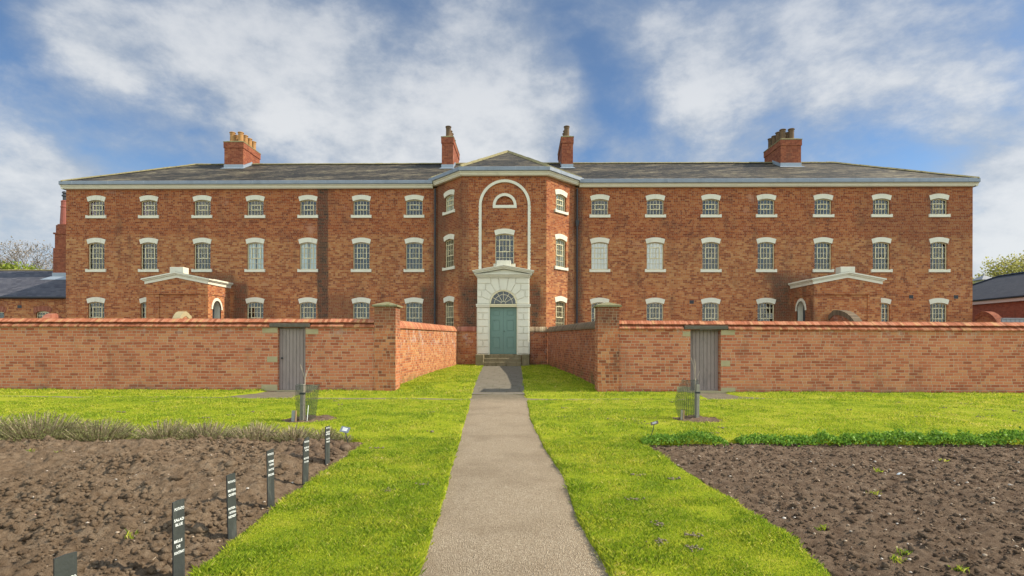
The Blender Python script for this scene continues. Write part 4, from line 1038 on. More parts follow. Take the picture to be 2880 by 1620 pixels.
# ------------------------------------------------------------------ soil beds
def soil_l(x, y):
    d = bedl_d(x, y); m = np.clip(d/.55, 0, 1); m = m*m*(3-2*m)
    rid = .045*np.sin((y+.25*fbm(x, y, .5, 71, 2))*2*math.pi/1.05+1.)*m*np.clip((7.8-y)/.6, 0, 1)
    c = fbm(x, y, 3., 72, 5, .6); lump = np.abs(fbm(x, y, 7., 78, 3, .6))
    return -.055+.085*m+rid+(c*.06+(.25-lump)*.06+(.2-np.abs(fbm(x, y, 15., 83, 2)))*.045)*np.clip(.25+m, 0, 1)+fbm(x, y, 30., 81, 2)*.026
def soil_r(x, y):
    d = bedr_d(x, y); m = np.clip(d/.5, 0, 1)
    c = fbm(x, y, 3., 92, 5, .55)
    return -.055+.035*m+c*.035*np.clip(.3+m, 0, 1)+fbm(x, y, 22., 95, 3, .8)*.022+(.2-np.abs(fbm(x, y, 9., 96, 3)))*.03
gridmesh('soil', axis([(-9.5,-1.85,.02)]), axis([(2.2,8.35,.02)]), soil_l, M['soil'], lambda x, y: bedl_d(x, y) > -.1)
gridmesh('soil', axis([(1.55,9.,.022)]), axis([(2.2,8.6,.022)]), soil_r, M['soild'], lambda x, y: bedr_d(x, y) > -.1)
def circ_h(x, y): return -.03+.05*np.clip(circ_d(x, y)/.3, 0, 1)+fbm(x, y, 8., 99, 4, .6)*.05
gridmesh('soil', axis([(-4.5,-3.3,.025)]), axis([(9.8,11.,.025)]), circ_h, M['soild'], lambda x, y: circ_d(x, y) > -.05)
gridmesh('soil', axis([(2.7,3.8,.025)]), axis([(10.1,11.1,.025)]), circ_h, M['soild'], lambda x, y: circ_d(x, y) > -.05)
# icosphere template
import bmesh
_bm = bmesh.new(); bmesh.ops.create_icosphere(_bm, subdivisions=1, radius=1.); IV = np.array([v.co[:] for v in _bm.verts]); IF = np.array([[v.index for v in f.verts] for f in _bm.faces])
_bm2 = bmesh.new(); bmesh.ops.create_icosphere(_bm2, subdivisions=2, radius=1.); IV2 = np.array([v.co[:] for v in _bm2.verts]); IF2 = np.array([[v.index for v in f.verts] for f in _bm2.faces])
def lumps(name, X, Y, Z, S, mat, flat=.7, rough=.3, kind='stuff', T=(IV, IF), sink=.35):
    V0, F0 = T; n = len(X); k = len(V0)
    ang = RNG.random(n)*2*math.pi; c, s = np.cos(ang), np.sin(ang)
    sc = np.stack([S*RNG.uniform(.8, 1.35, n), S*RNG.uniform(.7, 1.1, n), S*flat*RNG.uniform(.7, 1.2, n)], 1)
    P = V0[None]*(1+RNG.normal(0, rough, (n, k, 1)).clip(-.5, .7))*sc[:, None, :]
    x = P[..., 0]*c[:, None]-P[..., 1]*s[:, None]; y = P[..., 0]*s[:, None]+P[..., 1]*c[:, None]; z = P[..., 2]
    V = np.stack([x+X[:, None], y+Y[:, None], z+(Z+S*flat*(1-2*sink))[:, None]], 2).reshape(-1, 3)
    F = (F0[None]+(np.arange(n)*k)[:, None, None]).reshape(-1, 3)
    o = np_obj(name, V, F, mat, attr=np.repeat(RNG.random(n), k)); tag(o, kind=kind); return o
def scat(n, x0, x1, y0, y1, ok, near=2.2):
    u = RNG.random(n); y = y0+(y1-y0)*u**1.25; x = RNG.uniform(x0, x1, n); m = ok(x, y)&(np.abs(x)<1.05*y+.4); return x[m], y[m]
X, Y = scat(34000, -9, -1.9, 2.3, 8.2, lambda x, y: bedl_d(x, y) > .02)
d_ = bedl_d(X, Y); cl = np.clip(.5+fbm(X, Y, 1.1, 111, 3)*1.6, .1, 1)*np.clip(d_/.35+.25, .2, 1)
S = .004+.036*RNG.random(len(X))**6*cl+.014*RNG.random(len(X))**1.5*cl
lumps('soil_clods', X, Y, soil_l(X, Y), S, M['soil'], .8, .27)
X, Y = scat(300, -9, -2.1, 2.3, 8.1, lambda x, y: bedl_d(x, y) > .2)
lumps('soil_clods', X, Y, soil_l(X, Y), .02+.045*RNG.random(len(X))**2, M['soil'], .75, .22, T=(IV2, IF2))
X, Y = scat(420, -2.9, -2.2, 6.6, 7.8, lambda x, y: bedl_d(x, y) > .12)
lumps('soil_clods', X, Y, soil_l(X, Y), .015+.055*RNG.random(len(X))**2, M['soild'], .8, .22, T=(IV2, IF2))
X, Y = scat(22000, 1.6, 9, 2.3, 8.4, lambda x, y: bedr_d(x, y) > .02)
lumps('soil_clods', X, Y, soil_r(X, Y), .003+.022*RNG.random(len(X))**6+.008*RNG.random(len(X))**1.5, M['soild'], .75, .27)
X, Y = scat(70, 1.9, 8, 2.6, 8.2, lambda x, y: bedr_d(x, y) > .1)
lumps('soil_clods', X, Y, soil_r(X, Y), .02+.035*RNG.random(len(X))**2, M['soild'], .55, .16, T=(IV2, IF2))
for (a, b, dd, hh, n) in ((-9, -1.9, bedl_d, soil_l, 900), (1.6, 9, bedr_d, soil_r, 2200)):
    X, Y = scat(n, a, b, 2.4, 8.3, lambda x, y: dd(x, y) > .05)
    lumps('pebbles', X, Y, hh(X, Y)+.006, .003+.014*RNG.random(len(X))**4, M['pebble'], .6, .12, sink=.2)
ws = lumps('pebbles', np.array([4.03]), np.array([6.12]), np.array([-.03]), np.array([.035]), M['ink'], .8, .08, T=(IV2, IF2), sink=.1)
# worm casts on the lawn
X, Y = scat(150, -9, 12, 5, 13.6, lambda x, y: (lawn_out(x, y) < -.15) & (fbm(x, y, .35, 120, 2) > -.02))
cx = np.repeat(X, 7)+RNG.normal(0, .05, len(X)*7); cy = np.repeat(Y, 7)+RNG.normal(0, .03, len(X)*7)
lumps('worm_casts', cx, cy, lawn_h(cx, cy)+.012, .008+.014*RNG.random(len(cx)), M['cast'], .6, .25)
kx = np.array([.95,1.02,1.15,1.2,-.95,-1.25,.99]); ky = np.array([3.9,4.3,3.8,4.05,5.5,5.3,5.0])
cx = np.repeat(kx, 22)+RNG.normal(0, .035, len(kx)*22); cy = np.repeat(ky, 22)+RNG.normal(0, .03, len(kx)*22)
lumps('worm_casts', cx, cy, lawn_h(cx, cy)+.018, .004+.009*RNG.random(len(cx)), M['cast'], .6, .25)

# ------------------------------------------------------------------ grass
def blades(name, x, y, z, h, w, lean=1.1):
    n = len(x); a = RNG.random(n)*2*math.pi; b = RNG.random(n)*2*math.pi
    dx_, dy_ = np.cos(a)*w/2, np.sin(a)*w/2; lx, ly = np.cos(b)*h*lean*RNG.random(n), np.sin(b)*h*lean*RNG.random(n)
    V = np.empty((n, 4, 3)); V[:, 0] = np.stack([x-dx_, y-dy_, z-.005], 1); V[:, 1] = np.stack([x+dx_, y+dy_, z-.005], 1)
    V[:, 2] = np.stack([x+dx_*.7+lx*.45, y+dy_*.7+ly*.45, z+h*.6], 1); V[:, 3] = np.stack([x+lx*1.2, y+ly*1.2, z+h], 1)
    i = np.arange(n)*4; F = np.concatenate([np.stack([i, i+1, i+2], 1), np.stack([i, i+2, i+3], 1)])
    o = np_obj(name, V.reshape(-1, 3), F, M['blade'], attr=np.repeat(RNG.random(n), 4)); tag(o, kind='stuff'); return o
def grass(n, x0, x1, y0, y1, h, w):
    x = RNG.uniform(x0, x1, n); y = RNG.uniform(y0, y1, n)
    m = (lawn_out(x, y) < .02-.045*RNG.random(n)) & (cross_d(x, y) < -.03) & (x > -1.02*y-.5) & (x < .92*y+.5); x, y = x[m], y[m]
    bare = fbm(x, y, 1.3, 131, 3); m = RNG.random(len(x)) > np.clip((bare-.30)*5, 0, .8); x, y = x[m], y[m]
    d = lawn_out(x, y); hh = h*(.5+.9*RNG.random(len(x)))*(1+1.1*np.clip((fbm(x, y, 2.2, 133, 4, .6))*1.3, -.55, 1.1))*np.where(d > -.08, 1.25, 1.)
    return x, y, lawn_h(x, y)-np.clip((d+.01)/.035, 0, 1)*.04, hh, w*(.7+.6*RNG.random(len(x)))
parts = [grass(230000, -2.35, 2.1, 2.4, 5.2, .021, .0038), grass(120000, -2.4, 2.1, 5.2, 8.3, .021, .0052), grass(330000, -12, 12, 8.05, 13.95, .02, .0085),
         grass(95000, -16, 16, 13.8, 16.3, .03, .011)]
x, y, z, h, w = [np.concatenate(c) for c in zip(*parts)]
blades('grass', x, y, z, h, w)
x, y, z, h, w = grass(70000, -3.8, 2.3, 16.3, 27.4, .028, .014); blades('grass', x, y, z, h, w)
# small weeds on the soil
wx = np.array([-6.05,-5.75,4.6,3.9,5.05,2.45,2.6,2.3,2.75,-2.75,3.3]); wy = np.array([6.9,6.95,4.5,6.3,6.9,3.75,3.9,4.4,3.6,3.95,5.4])
n = len(wx)*26; x = np.repeat(wx, 26)+RNG.normal(0, .022, n); y = np.repeat(wy, 26)+RNG.normal(0, .018, n)
blades('weeds', x, y, np.where(x < 0, soil_l(x, y), soil_r(x, y)), .02+.025*RNG.random(n), np.full(n, .007), 1.2)

def scraps(n, x0, x1, y0, y1, dfun, hfun):
    x = RNG.uniform(x0, x1, n); y = RNG.uniform(y0, y1, n); m = dfun(x, y) > .04; x, y = x[m], y[m]; n = len(x)
    a = RNG.random(n)*2*math.pi; L = RNG.uniform(.012, .06, n); w = RNG.uniform(.0015, .003, n); z = hfun(x, y)+RNG.uniform(.008, .02, n)
    ux, uy = np.cos(a), np.sin(a); V = np.stack([np.stack([x-uy*w, y+ux*w, z], 1), np.stack([x+uy*w, y-ux*w, z], 1), np.stack([x+ux*L+uy*w, y+uy*L-ux*w, z+.006], 1), np.stack([x+ux*L-uy*w, y+uy*L+ux*w, z+.006], 1)], 1).reshape(-1, 3)
    o = np_obj('straw_scraps', V, np.arange(4*n).reshape(-1, 4), M['lavstem'], np.repeat(RNG.random(n), 4)); tag(o, kind='stuff')
scraps(900, 1.6, 8, 2.5, 8.2, bedr_d, soil_r); scraps(350, -8, -2, 2.5, 8., bedl_d, soil_l)
# ------------------------------------------------------------------ lavender, herbs
def shrub(x, y, wx_, wy_, h, nst, green, label, name='lavender_bush', cat='shrub'):
    t = thing(name, (x, y, 0), label, cat, 'lavender bushes along the back of the left bed')
    sv = []; sf = []; sr = []; lv = []; lr = []; nst = int(nst*1.6); wx_ *= .74
    for i in range(nst):
        a = random.random()*2*math.pi; q = math.sqrt(random.random()); bx = x+math.cos(a)*q*wx_*.45; by = y+math.sin(a)*q*wy_*.4
        hh = h*(1-.5*q**2)*random.uniform(.42, 1.1); lx = math.cos(a)*q*wx_*.35+random.gauss(-.01, .03)+.03; ly = math.sin(a)*q*wy_*.35+random.gauss(0, .03)
        p0 = Vector((bx, by, -.03)); p1 = p0+Vector((lx*.45, ly*.45, hh*.55)); p2 = p0+Vector((lx, ly, hh))
        w0 = random.uniform(.004, .0085); ang = random.random()*math.pi; s = Vector((math.cos(ang), math.sin(ang)*.6, 0))
        r = random.random()
        for pa, pb, wa, wb in ((p0, p1, w0, w0*.7), (p1, p2, w0*.7, w0*.4)):
            b = len(sv); sv += [pa-s*wa, pa+s*wa, pb+s*wb, pb-s*wb]; sf.append((b, b+1, b+2, b+3)); sr += [r]*4
        nl = int((6+9*green)*random.uniform(.6, 1.2))
        for k in range(nl):
            f = random.uniform(.25, 1.02) if green > .5 else random.uniform(.1, 1.0)
            c = p1.lerp(p2, (f-.5)*2) if f > .5 else p0.lerp(p1, f*2)
            d = Vector((random.gauss(0, 1), random.gauss(0, 1), abs(random.gauss(.8, .6)))).normalized()*random.uniform(.016, .034); s2 = d.orthogonal().normalized()*.0032
            lv += [c-s2, c+s2, c+d*.6+s2, c+d]; lr += [random.random()]*4
    V = np.array([v[:] for v in sv]); F = np.array(sf); np_obj('stems', V, F, M['lavstem'], np.array(sr), t)
    V = np.array([v[:] for v in lv]); F = np.arange(len(V)).reshape(-1, 4); np_obj('foliage', V, F, M['lavleaf'], np.array(lr), t)
shrub(-7.75, 7.95, 1.3, .7, .40, 420, 1.0, 'large green woody lavender bush at the left edge of the row')
shrub(-6.75, 7.85, 1.3, .8, .42, 620, 1.2, 'tallest and greenest lavender bush, second along the row')
shrub(-5.95, 7.9, .9, .6, .34, 380, .8, 'green lavender bush sprawling beside the gap in the row')
shrub(-4.98, 7.9, .85, .55, .32, 420, .55, 'dark green lavender bush just right of the gap')
shrub(-4.42, 7.95, .75, .5, .30, 380, .3, 'brown lavender bush in the middle of the row, next to the dark green one')
shrub(-3.75, 7.95, .7, .5, .30, 380, .2, 'bare brown lavender bush in the middle of the row')
shrub(-3.22, 7.98, .55, .45, .25, 260, .2, 'brown lavender bush behind the lowered soil mound')
shrub(-2.78, 8.0, .4, .35, .22, 170, .2, 'small brown lavender bush nearest the slate labels')
shrub(-2.50, 8.0, .2, .2, .13, 50, .2, 'tiny straggly lavender sprig beside the grey plaque')
def leaves(pts, size, mat, name, parent=None, kind=None, up=.6):
    n = len(pts); d = RNG.normal(0, 1, (n, 3)); d[:, 2] = np.abs(d[:, 2])*up+.1; d /= np.linalg.norm(d, axis=1)[:, None]
    t = np.cross(d, RNG.normal(0, 1, (n, 3))); t /= np.linalg.norm(t, axis=1)[:, None]; u = np.cross(d, t)
    s = (size*RNG.uniform(.6, 1.3, n))[:, None]; V = np.stack([pts-t*s, pts+u*s*.7+d*s*.15, pts+t*s, pts-u*s*.7+d*s*.15], 1).reshape(-1, 3)
    F = np.arange(n*4).reshape(-1, 4); o = np_obj(name, V, F, mat, np.repeat(RNG.random(n), 4), parent)
    if kind: tag(o, kind=kind)
    return o
def mound(n, x0, x1, yc, wy_, hf):
    x = RNG.uniform(x0, x1, n); v = RNG.uniform(-1, 1, n); h = hf(x)*np.sqrt(np.clip(1-v*v, 0, 1)); y = yc(x)+v*wy_
    z = h*RNG.uniform(.35, 1., n)**.5+RNG.normal(0, .016, n)-.01; y = y+RNG.normal(0, .04, n); return np.stack([x, y, z], 1)
ph = thing('herb_clump', (2.2, 8.05, 0), 'short clump of green leafy herb beside the small brown plaque', 'plant')
leaves(mound(3000, 1.68, 2.85, lambda x: 8.03+0*x, .16, lambda x: (.07+.10*np.exp(-((x-2.45)/.25)**2)+.04*np.exp(-((x-1.95)/.15)**2))*np.clip((x-1.6)/.25, 0, 1)*np.clip((2.95-x)/.25, 0, 1)), .014, M['herb'], 'foliage', ph)
hr = leaves(mound(9500, 3.05, 9., lambda x: 8.1+.02*(x-3), .17, lambda x: (.035+.10*np.abs(fbm(x, x*0, 1.7, 141, 4, .7))*2+.06*np.exp(-((x-6.1)/.4)**2))*np.clip((x-3.0)/.3, 0.1, 1)), .019, M['herb'], 'herb_row', kind='stuff')

# ------------------------------------------------------------------ slate plant labels
def text_mesh(lines):     # returns list of (verts, faces) in local (u along width, v up)
    V = []; F = []
    for txt, u, v, size, sx in lines:
        cu = bpy.data.curves.new('t', 'FONT'); cu.body = txt; cu.size = size; cu.align_x = 'LEFT'; cu.offset = size*.014; cu.resolution_u = 3
        o = bpy.data.objects.new('t', cu); COL.objects.link(o); bpy.context.view_layer.update()
        me = o.to_mesh(); xs_ = [p.co.x for p in me.vertices]; wd = (max(xs_)-min(xs_)) if xs_ else 1
        b = len(V); x0 = min(xs_)
        k = min(1., sx/wd)
        for p in me.vertices: V.append((u+(p.co.x-x0)*k, v+p.co.y+(p.co.x-x0)*k*random.uniform(.0, .0), ))
        for pl in me.polygons: F.append(tuple(b+i for i in pl.vertices))
        o.to_mesh_clear(); bpy.data.objects.remove(o); bpy.data.curves.remove(cu)
    return V, F
def plant_label(bx, by, H, W, lines, label, ang, lean=0., z0=-.05, chip=None):
    t = thing('plant_label', (bx, by, 0), label, 'plant label', 'upright slate labels along the left bed')
    wx_, wy_ = math.cos(ang), math.sin(ang); nx_, ny_ = wy_, -wx_; T = .009
    def P(u, z, d): return (bx+wx_*(u+lean*z)+nx_*d, by+wy_*(u+lean*z)+ny_*d, z)
    s = MB(); top = chip or [(W, H), (W*.5, H+.002), (0, H-.004)]
    poly = [(0, z0), (W, z0)]+top
    s.face([P(u, z, 0) for u, z in poly]); s.face([P(u, z, -T) for u, z in poly][::-1], 1)
    for i in range(len(poly)):
        j = (i+1) % len(poly); s.face([P(*poly[j], 0), P(*poly[i], 0), P(*poly[i], -T), P(*poly[j], -T)], 1 if i not in (2, 3) else 0)
    obj('board', s, [M['slate'], M['sedge']], t)
    V, F = text_mesh([(tx, .006+off, H*(1-f)-sz*.35, sz*1.12, W-.010-off) for tx, f, sz, off in lines])
    m = MB(); m.v = [P(u, v, .0012) for u, v in V]; m.f = F; m.m = [0]*len(F); m.r = [.5]*len(F)
    obj('lettering', m, M['ink'], t, uv=False)
A_ = R(75)
plant_label(-2.165, 2.60, .385, .095, [('POTATO', .30, .022, .02)], 'wide slate label cut off by the bottom edge, nearest the camera', R(66), z0=-.05)
plant_label(-2.070, 3.350, .437, .082, [('POTATO',.115,.021,.004),('SALAD',.265,.021,0),('BLUE',.33,.021,.01),('BELLE',.555,.021,0),('DE',.63,.021,.016),('FONTENAY',.715,.021,0)], 'slate label lettered Salad Blue, Belle de Fontenay', A_, -.01)
plant_label(-2.118, 4.075, .43, .082, [('POTATO',.13,.02,.002),('BRITISH',.277,.021,0),('QUEEN',.35,.021,.004),('INTER-',.58,.021,0),('NATIONAL',.65,.02,.008),('KIDNEY',.72,.022,0)], 'slate label lettered British Queen, International Kidney', A_, -.035)
plant_label(-2.20, 4.90, .45, .085, [('POTATO',.085,.022,0),('HOME',.225,.023,.012),('GUARD',.29,.021,.02),('RATTE',.385,.022,.01),('EPICURE',.485,.023,.004)], 'slate label lettered Home Guard, Epicure, with a chipped pale corner', A_, -.03, chip=[(.085, .455), (.05, .452), (0, .445)])
plant_label(-2.19, 5.66, .42, .09, [('POTATO',.085,.021,.006),('DUKE OF',.225,.021,.004),('YORK',.29,.021,.016),('RED DUKE',.48,.021,.004),('OF YORK',.565,.021,.01)], 'slate label lettered Duke of York, Red Duke of York', A_, .03, chip=[(.09, .43), (.045, .425), (.015, .40), (0, .385)])
plant_label(-2.275, 6.56, .41, .088, [('POTATO',.05,.021,.004),('SHARPES',.165,.021,.004),('EXPRESS',.225,.021,0),('ULSTER',.36,.021,.008),('PRINCE',.44,.02,.012)], 'slate label farthest from the camera, in front of the lavender', A_, .0)
# two small plaques on angled stems
def plaque(x, y, px_, pz_, w, h, yaw, tilt, mat, label, smat):
    t = thing('plant_plaque', (x, y, 0), label, 'plaque')
    s = MB(); s.tube([(x, y, -.04), (x+(px_-x)*.9, y, pz_-.03), (px_, y, pz_)], .0055, 6); obj('stem', s, smat, t)
    Mx = Matrix.Rotation(yaw, 3, 'Z') @ Matrix.Rotation(tilt[0], 3, 'X') @ Matrix.Rotation(tilt[1], 3, 'Y')
    c = Vector((px_, y, pz_))
    P = lambda a, b, d: tuple(c+Mx @ Vector((a, b, d)))
    p = MB(); p.hexa([P(-w/2,-h/2,0),P(w/2,-h/2,0),P(w/2,h/2,0),P(-w/2,h/2,0)], [P(-w/2,-h/2,.004),P(w/2,-h/2,.004),P(w/2,h/2,.004),P(-w/2,h/2,.004)]); obj('plate', p, mat, t)
    i = MB()
    for k in range(3):
        zz = -h*.22+k*h*.2; i.hexa([P(-w*.27,zz,.0045),P(w*.27,zz,.0045),P(w*.27,zz+h*.09,.0045),P(-w*.27,zz+h*.09,.0045)], [P(-w*.27,zz,.005),P(w*.27,zz,.005),P(w*.27,zz+h*.09,.005),P(-w*.27,zz+h*.09,.005)])
    obj('lettering', i, M['ink'], t)
plaque(-2.375, 7.78, -2.43, .19, .125, .095, R(-12), (R(42), R(14)), M['plate'], 'small grey plaque on a thin stem at the corner of the left bed', M['black'])
plaque(1.83, 8.18, 1.90, .245, .11, .05, R(8), (R(50), R(-28)), M['plateb'], 'small brown plaque on a thin stem beside the herb clump', M['black'])

# ------------------------------------------------------------------ staked saplings
def sapling(x, y, segs, label):
    t = thing('sapling', (x, y, 0), label, 'young tree')
    s = MB(); s.tube([(x, y, -.05)]+[segs[0][0]], [.012, .009], 6); obj('trunk', s, M['bark'], t)
    for a in segs[1:]: 
        s = MB(); s.tube(a, [.009, .0065, .004][:len(a)], 5); obj('branch', s, M['bark'], t)
def guard(cx0, cx1, y, z0, z1, r0, r1, label, bul=0.):
    t = thing('tree_guard', (cx0, y, 0), label, 'tree guard', 'black mesh tree guards')
    s = MB(); nv = 40; nh = int((z1-z0)/.02)
    def pt(a, f):
        r = r0+(r1-r0)*f+bul*math.sin(f*math.pi)*.5*(1-math.cos(a)); c = cx0+(cx1-cx0)*f
        return Vector((c+r*math.cos(a), y+r*.8*math.sin(a), z0+(z1-z0)*f+.012*math.sin(3*a)*f))
    for k in range(nv):
        a = 2*math.pi*k/nv; tdir = Vector((-math.sin(a), math.cos(a), 0))*.0022
        for i in range(8):
            p, q = pt(a, i/8), pt(a, (i+1)/8); s.face([p-tdir, p+tdir, q+tdir, q-tdir])
    for i in range(nh+1):
        f = i/nh; hw = .002 if i not in (0, nh) else .004
        for k in range(24):
            p, q = pt(2*math.pi*k/24, f), pt(2*math.pi*(k+1)/24, f); u = Vector((0, 0, hw)); s.face([p-u, q-u, q+u, p+u])
    obj('mesh_sleeve', s, M['net'], t)
def stake(x, y, h, w, label, tie=.52, sticks=()):
    t = thing('tree_stake', (x, y, 0), label, 'stake')
    s = MB(); s.hexa([(x-w/2,y-w/2,-.1),(x+w/2,y-w/2,-.1),(x+w/2,y+w/2,-.1),(x-w/2,y+w/2,-.1)], [(x-w/2+.015,y-w/2,h),(x+w/2+.01,y-w/2,h),(x+w/2+.01,y+w/2,h-.01),(x-w/2+.015,y+w/2,h-.01)]); obj('post', s, M['stake'], t)
    s = MB(); s.box(x-w/2-.0, x+w/2+.02, y-w/2-.006, y+w/2+.006, tie, tie+.03); obj('strap', s, M['black'], t)
stake(-3.93, 10.1, .645, .06, 'pale square stake with strap inside the left mesh guard', .46)
guard(-3.90, -3.865, 10.2, 0, .615, .17, .215, 'wide-topped black mesh guard round the left sapling')
sapling(-3.905, 10.17, [[(-3.90, 10.17, .72)], [(-3.90, 10.17, .72), (-3.94, 10.17, .85), (-3.985, 10.17, .99)], [(-3.90, 10.17, .72), (-3.865, 10.17, .84), (-3.80, 10.17, 1.0)], [(-3.90, 10.17, .72), (-3.895, 10.19, .82), (-3.875, 10.19, .9)]], 'bare forked sapling in the left mesh guard')
def peg(x0, x1, y, h, mat, label, nm='wooden_peg'):
    s = MB(); s.hexa([(x0,y,-.05),(x1,y,-.05),(x1,y+.03,-.05),(x0,y+.03,-.05)], [(x0+.01,y,h),(x1+.01,y,h),(x1+.01,y+.03,h-.005),(x0+.01,y+.03,h-.005)])
    o = obj(nm, s, mat, None, origin=(x0, y, 0)); tag(o, label, 'peg')
peg(-4.10, -4.045, 10.05, .175, M['metal'], 'grey flat peg left of the left tree guard')
peg(-4.035, -4.015, 10.04, .18, M['wood'], 'narrow brown peg left of the left tree guard')
s = MB(); s.tube([(-3.80, 10.0, -.03), (-3.785, 10.03, .27)], .005, 6); tag(obj('garden_cane', s, M['ink'], None, origin=(-3.8, 10, 0)), 'pale thin cane leaning inside the left mesh guard', 'cane')
stake(3.215, 10.5, .64, .062, 'weathered stake with black strap inside the right mesh guard', .47)
guard(3.10, 3.12, 10.6, 0, .70, .19, .15, 'slumped leaning black mesh guard round the right sapling', .09)
sapling(3.205, 10.58, [[(3.205, 10.58, .78)], [(3.205, 10.58, .70), (3.20, 10.58, .88), (3.13, 10.58, 1.12)], [(3.20, 10.58, .86), (3.205, 10.58, 1.0), (3.195, 10.58, 1.10)], [(3.21, 10.58, .70), (3.26, 10.58, .80), (3.29, 10.58, .87)]], 'bare forked sapling in the right mesh guard')
peg(2.885, 2.915, 10.38, .18, M['stake'], 'grey weathered peg left of the right tree guard')
peg(2.925, 2.945, 10.37, .175, M['wood'], 'narrow orange-brown peg left of the right tree guard')

# ------------------------------------------------------------------ far trees
def tree(x, y, h, spread, label, leafmat, nleaf, lsize, name='tree', tw=1., up=1., bark='branch', depth=6, seed=1, base=.25):
    rnd = random.Random(seed); t = thing(name, (x, y, 0), label, 'tree', None)
    tr = MB(); tips = []; segs = MB()
    def grow(p, d, L, r, n):
        q = p+d*L; (tr if n >= depth-1 else segs).tube([p, q], [r, r*.72], 6 if n >= depth-1 else 4, cap=False)
        if n < 3: tips.append(q); tips.append(p.lerp(q, .5))
        if n == 0: return
        for k in range(3 if n > 1 else 4):
            a = Vector((rnd.gauss(0, 1), rnd.gauss(0, 1), rnd.gauss(.15*up, .55)))
            nd = (d*.9+a.normalized()*spread).normalized(); grow(q, nd, L*rnd.uniform(.66, .84), r*.62, n-1)
    grow(Vector((x, y, 0)), Vector((0, 0, 1)), h*base, h*.017, depth)
    obj('trunk', tr, M[bark], t); obj('branches', segs, M[bark], t)
    if nleaf:
        P = np.array([v[:] for v in tips]); idx = RNG.integers(0, len(P), nleaf); P = P[idx]+RNG.normal(0, h*.022, (nleaf, 3)); leaves(P, lsize, M[leafmat], 'crown', t, up=1.)
    return t
tree(-76.8, 85, 19.3, .62, 'large bare tree rising behind the annex roof', 'leafb', 2600, .12, depth=7, seed=3, name='bare_tree')
tree(-70.5, 80, 14.7, .9, 'bright green tree in spring leaf behind the annex roof', 'leafg', 9000, .19, seed=5, name='spring_tree')
tree(-74.8, 78, 13.9, .9, 'yellowish tree at the left edge behind the annex roof', 'leafw', 4500, .16, seed=6, name='spring_tree')
tree(-66.8, 82, 13.8, .9, 'brown twiggy tree between the green tree and the workhouse', 'leafb', 2500, .12, seed=7, name='bare_tree')
tree(53.6, 66, 12.8, .95, 'yellow-green willow directly right of the workhouse corner', 'leafw', 6000, .13, seed=8, name='willow_tree')
tree(56.5, 64, 13.9, .95, 'taller yellow-green willow behind the dark slate roof', 'leafw', 8000, .13, seed=9, name='willow_tree')
tree(61, 66, 13.6, .95, 'yellow-green willow at the right edge of the view', 'leafw', 6000, .13, seed=10, name='willow_tree')

# ------------------------------------------------------------------ sky, sun, camera
SE, AZ = 37., 1.2      # elevation; degrees behind the facade plane
sd = Vector((math.cos(R(SE))*math.cos(R(AZ)), math.cos(R(SE))*math.sin(R(AZ)), math.sin(R(SE))))
w = bpy.data.worlds.new('World'); scene.world = w; w.use_nodes = True; nt = w.node_tree; nt.nodes.clear()
class WT_(NT):
    def __init__(s): s.t = nt
s = WT_(); out = s.n('ShaderNodeOutputWorld'); bg = s.n('ShaderNodeBackground'); s.L(bg.outputs[0], out.inputs[0])
sky = s.n('ShaderNodeTexSky'); sky.sky_type = 'NISHITA'; sky.sun_disc = False; sky.sun_elevation = R(SE); sky.sun_rotation = R(90-AZ); sky.air_density = 1.0; sky.dust_density = .3; sky.ozone_density = 1.6
tc = s.n('ShaderNodeTexCoord'); D = tc.outputs['Generated']
dxx, dyy, dzz = s.sep(D)
zc_ = s.m('MAXIMUM', dzz, .04); 
cp = s.vec(s.m('DIVIDE', dxx, s.m('ADD', zc_, .22)), s.m('DIVIDE', dyy, s.m('ADD', zc_, .22)), 0.)
n1 = s.noise(s.scale(D, (1.2, 1., 2.3)), 2.4, 6., .52); n2 = s.noise(s.scale(D, (1.2, 1., 2.)), 6., 9., .62); nw = s.n('ShaderNodeTexNoise'); s.L(D, nw.inputs['Vector']); nw.inputs['Scale'].default_value = 2.6; nw.inputs['Detail'].default_value = 5.
off = s.n('ShaderNodeVectorMath', operation='SUBTRACT'); s.L(nw.outputs['Color'], off.inputs[0]); off.inputs[1].default_value = (.5,.5,.5)
ofs = s.scale(off.outputs[0], (.22,.22,.22)); ad = s.n('ShaderNodeVectorMath', operation='ADD'); s.L(D, ad.inputs[0]); s.L(ofs, ad.inputs[1]); WD = ad.outputs[0]
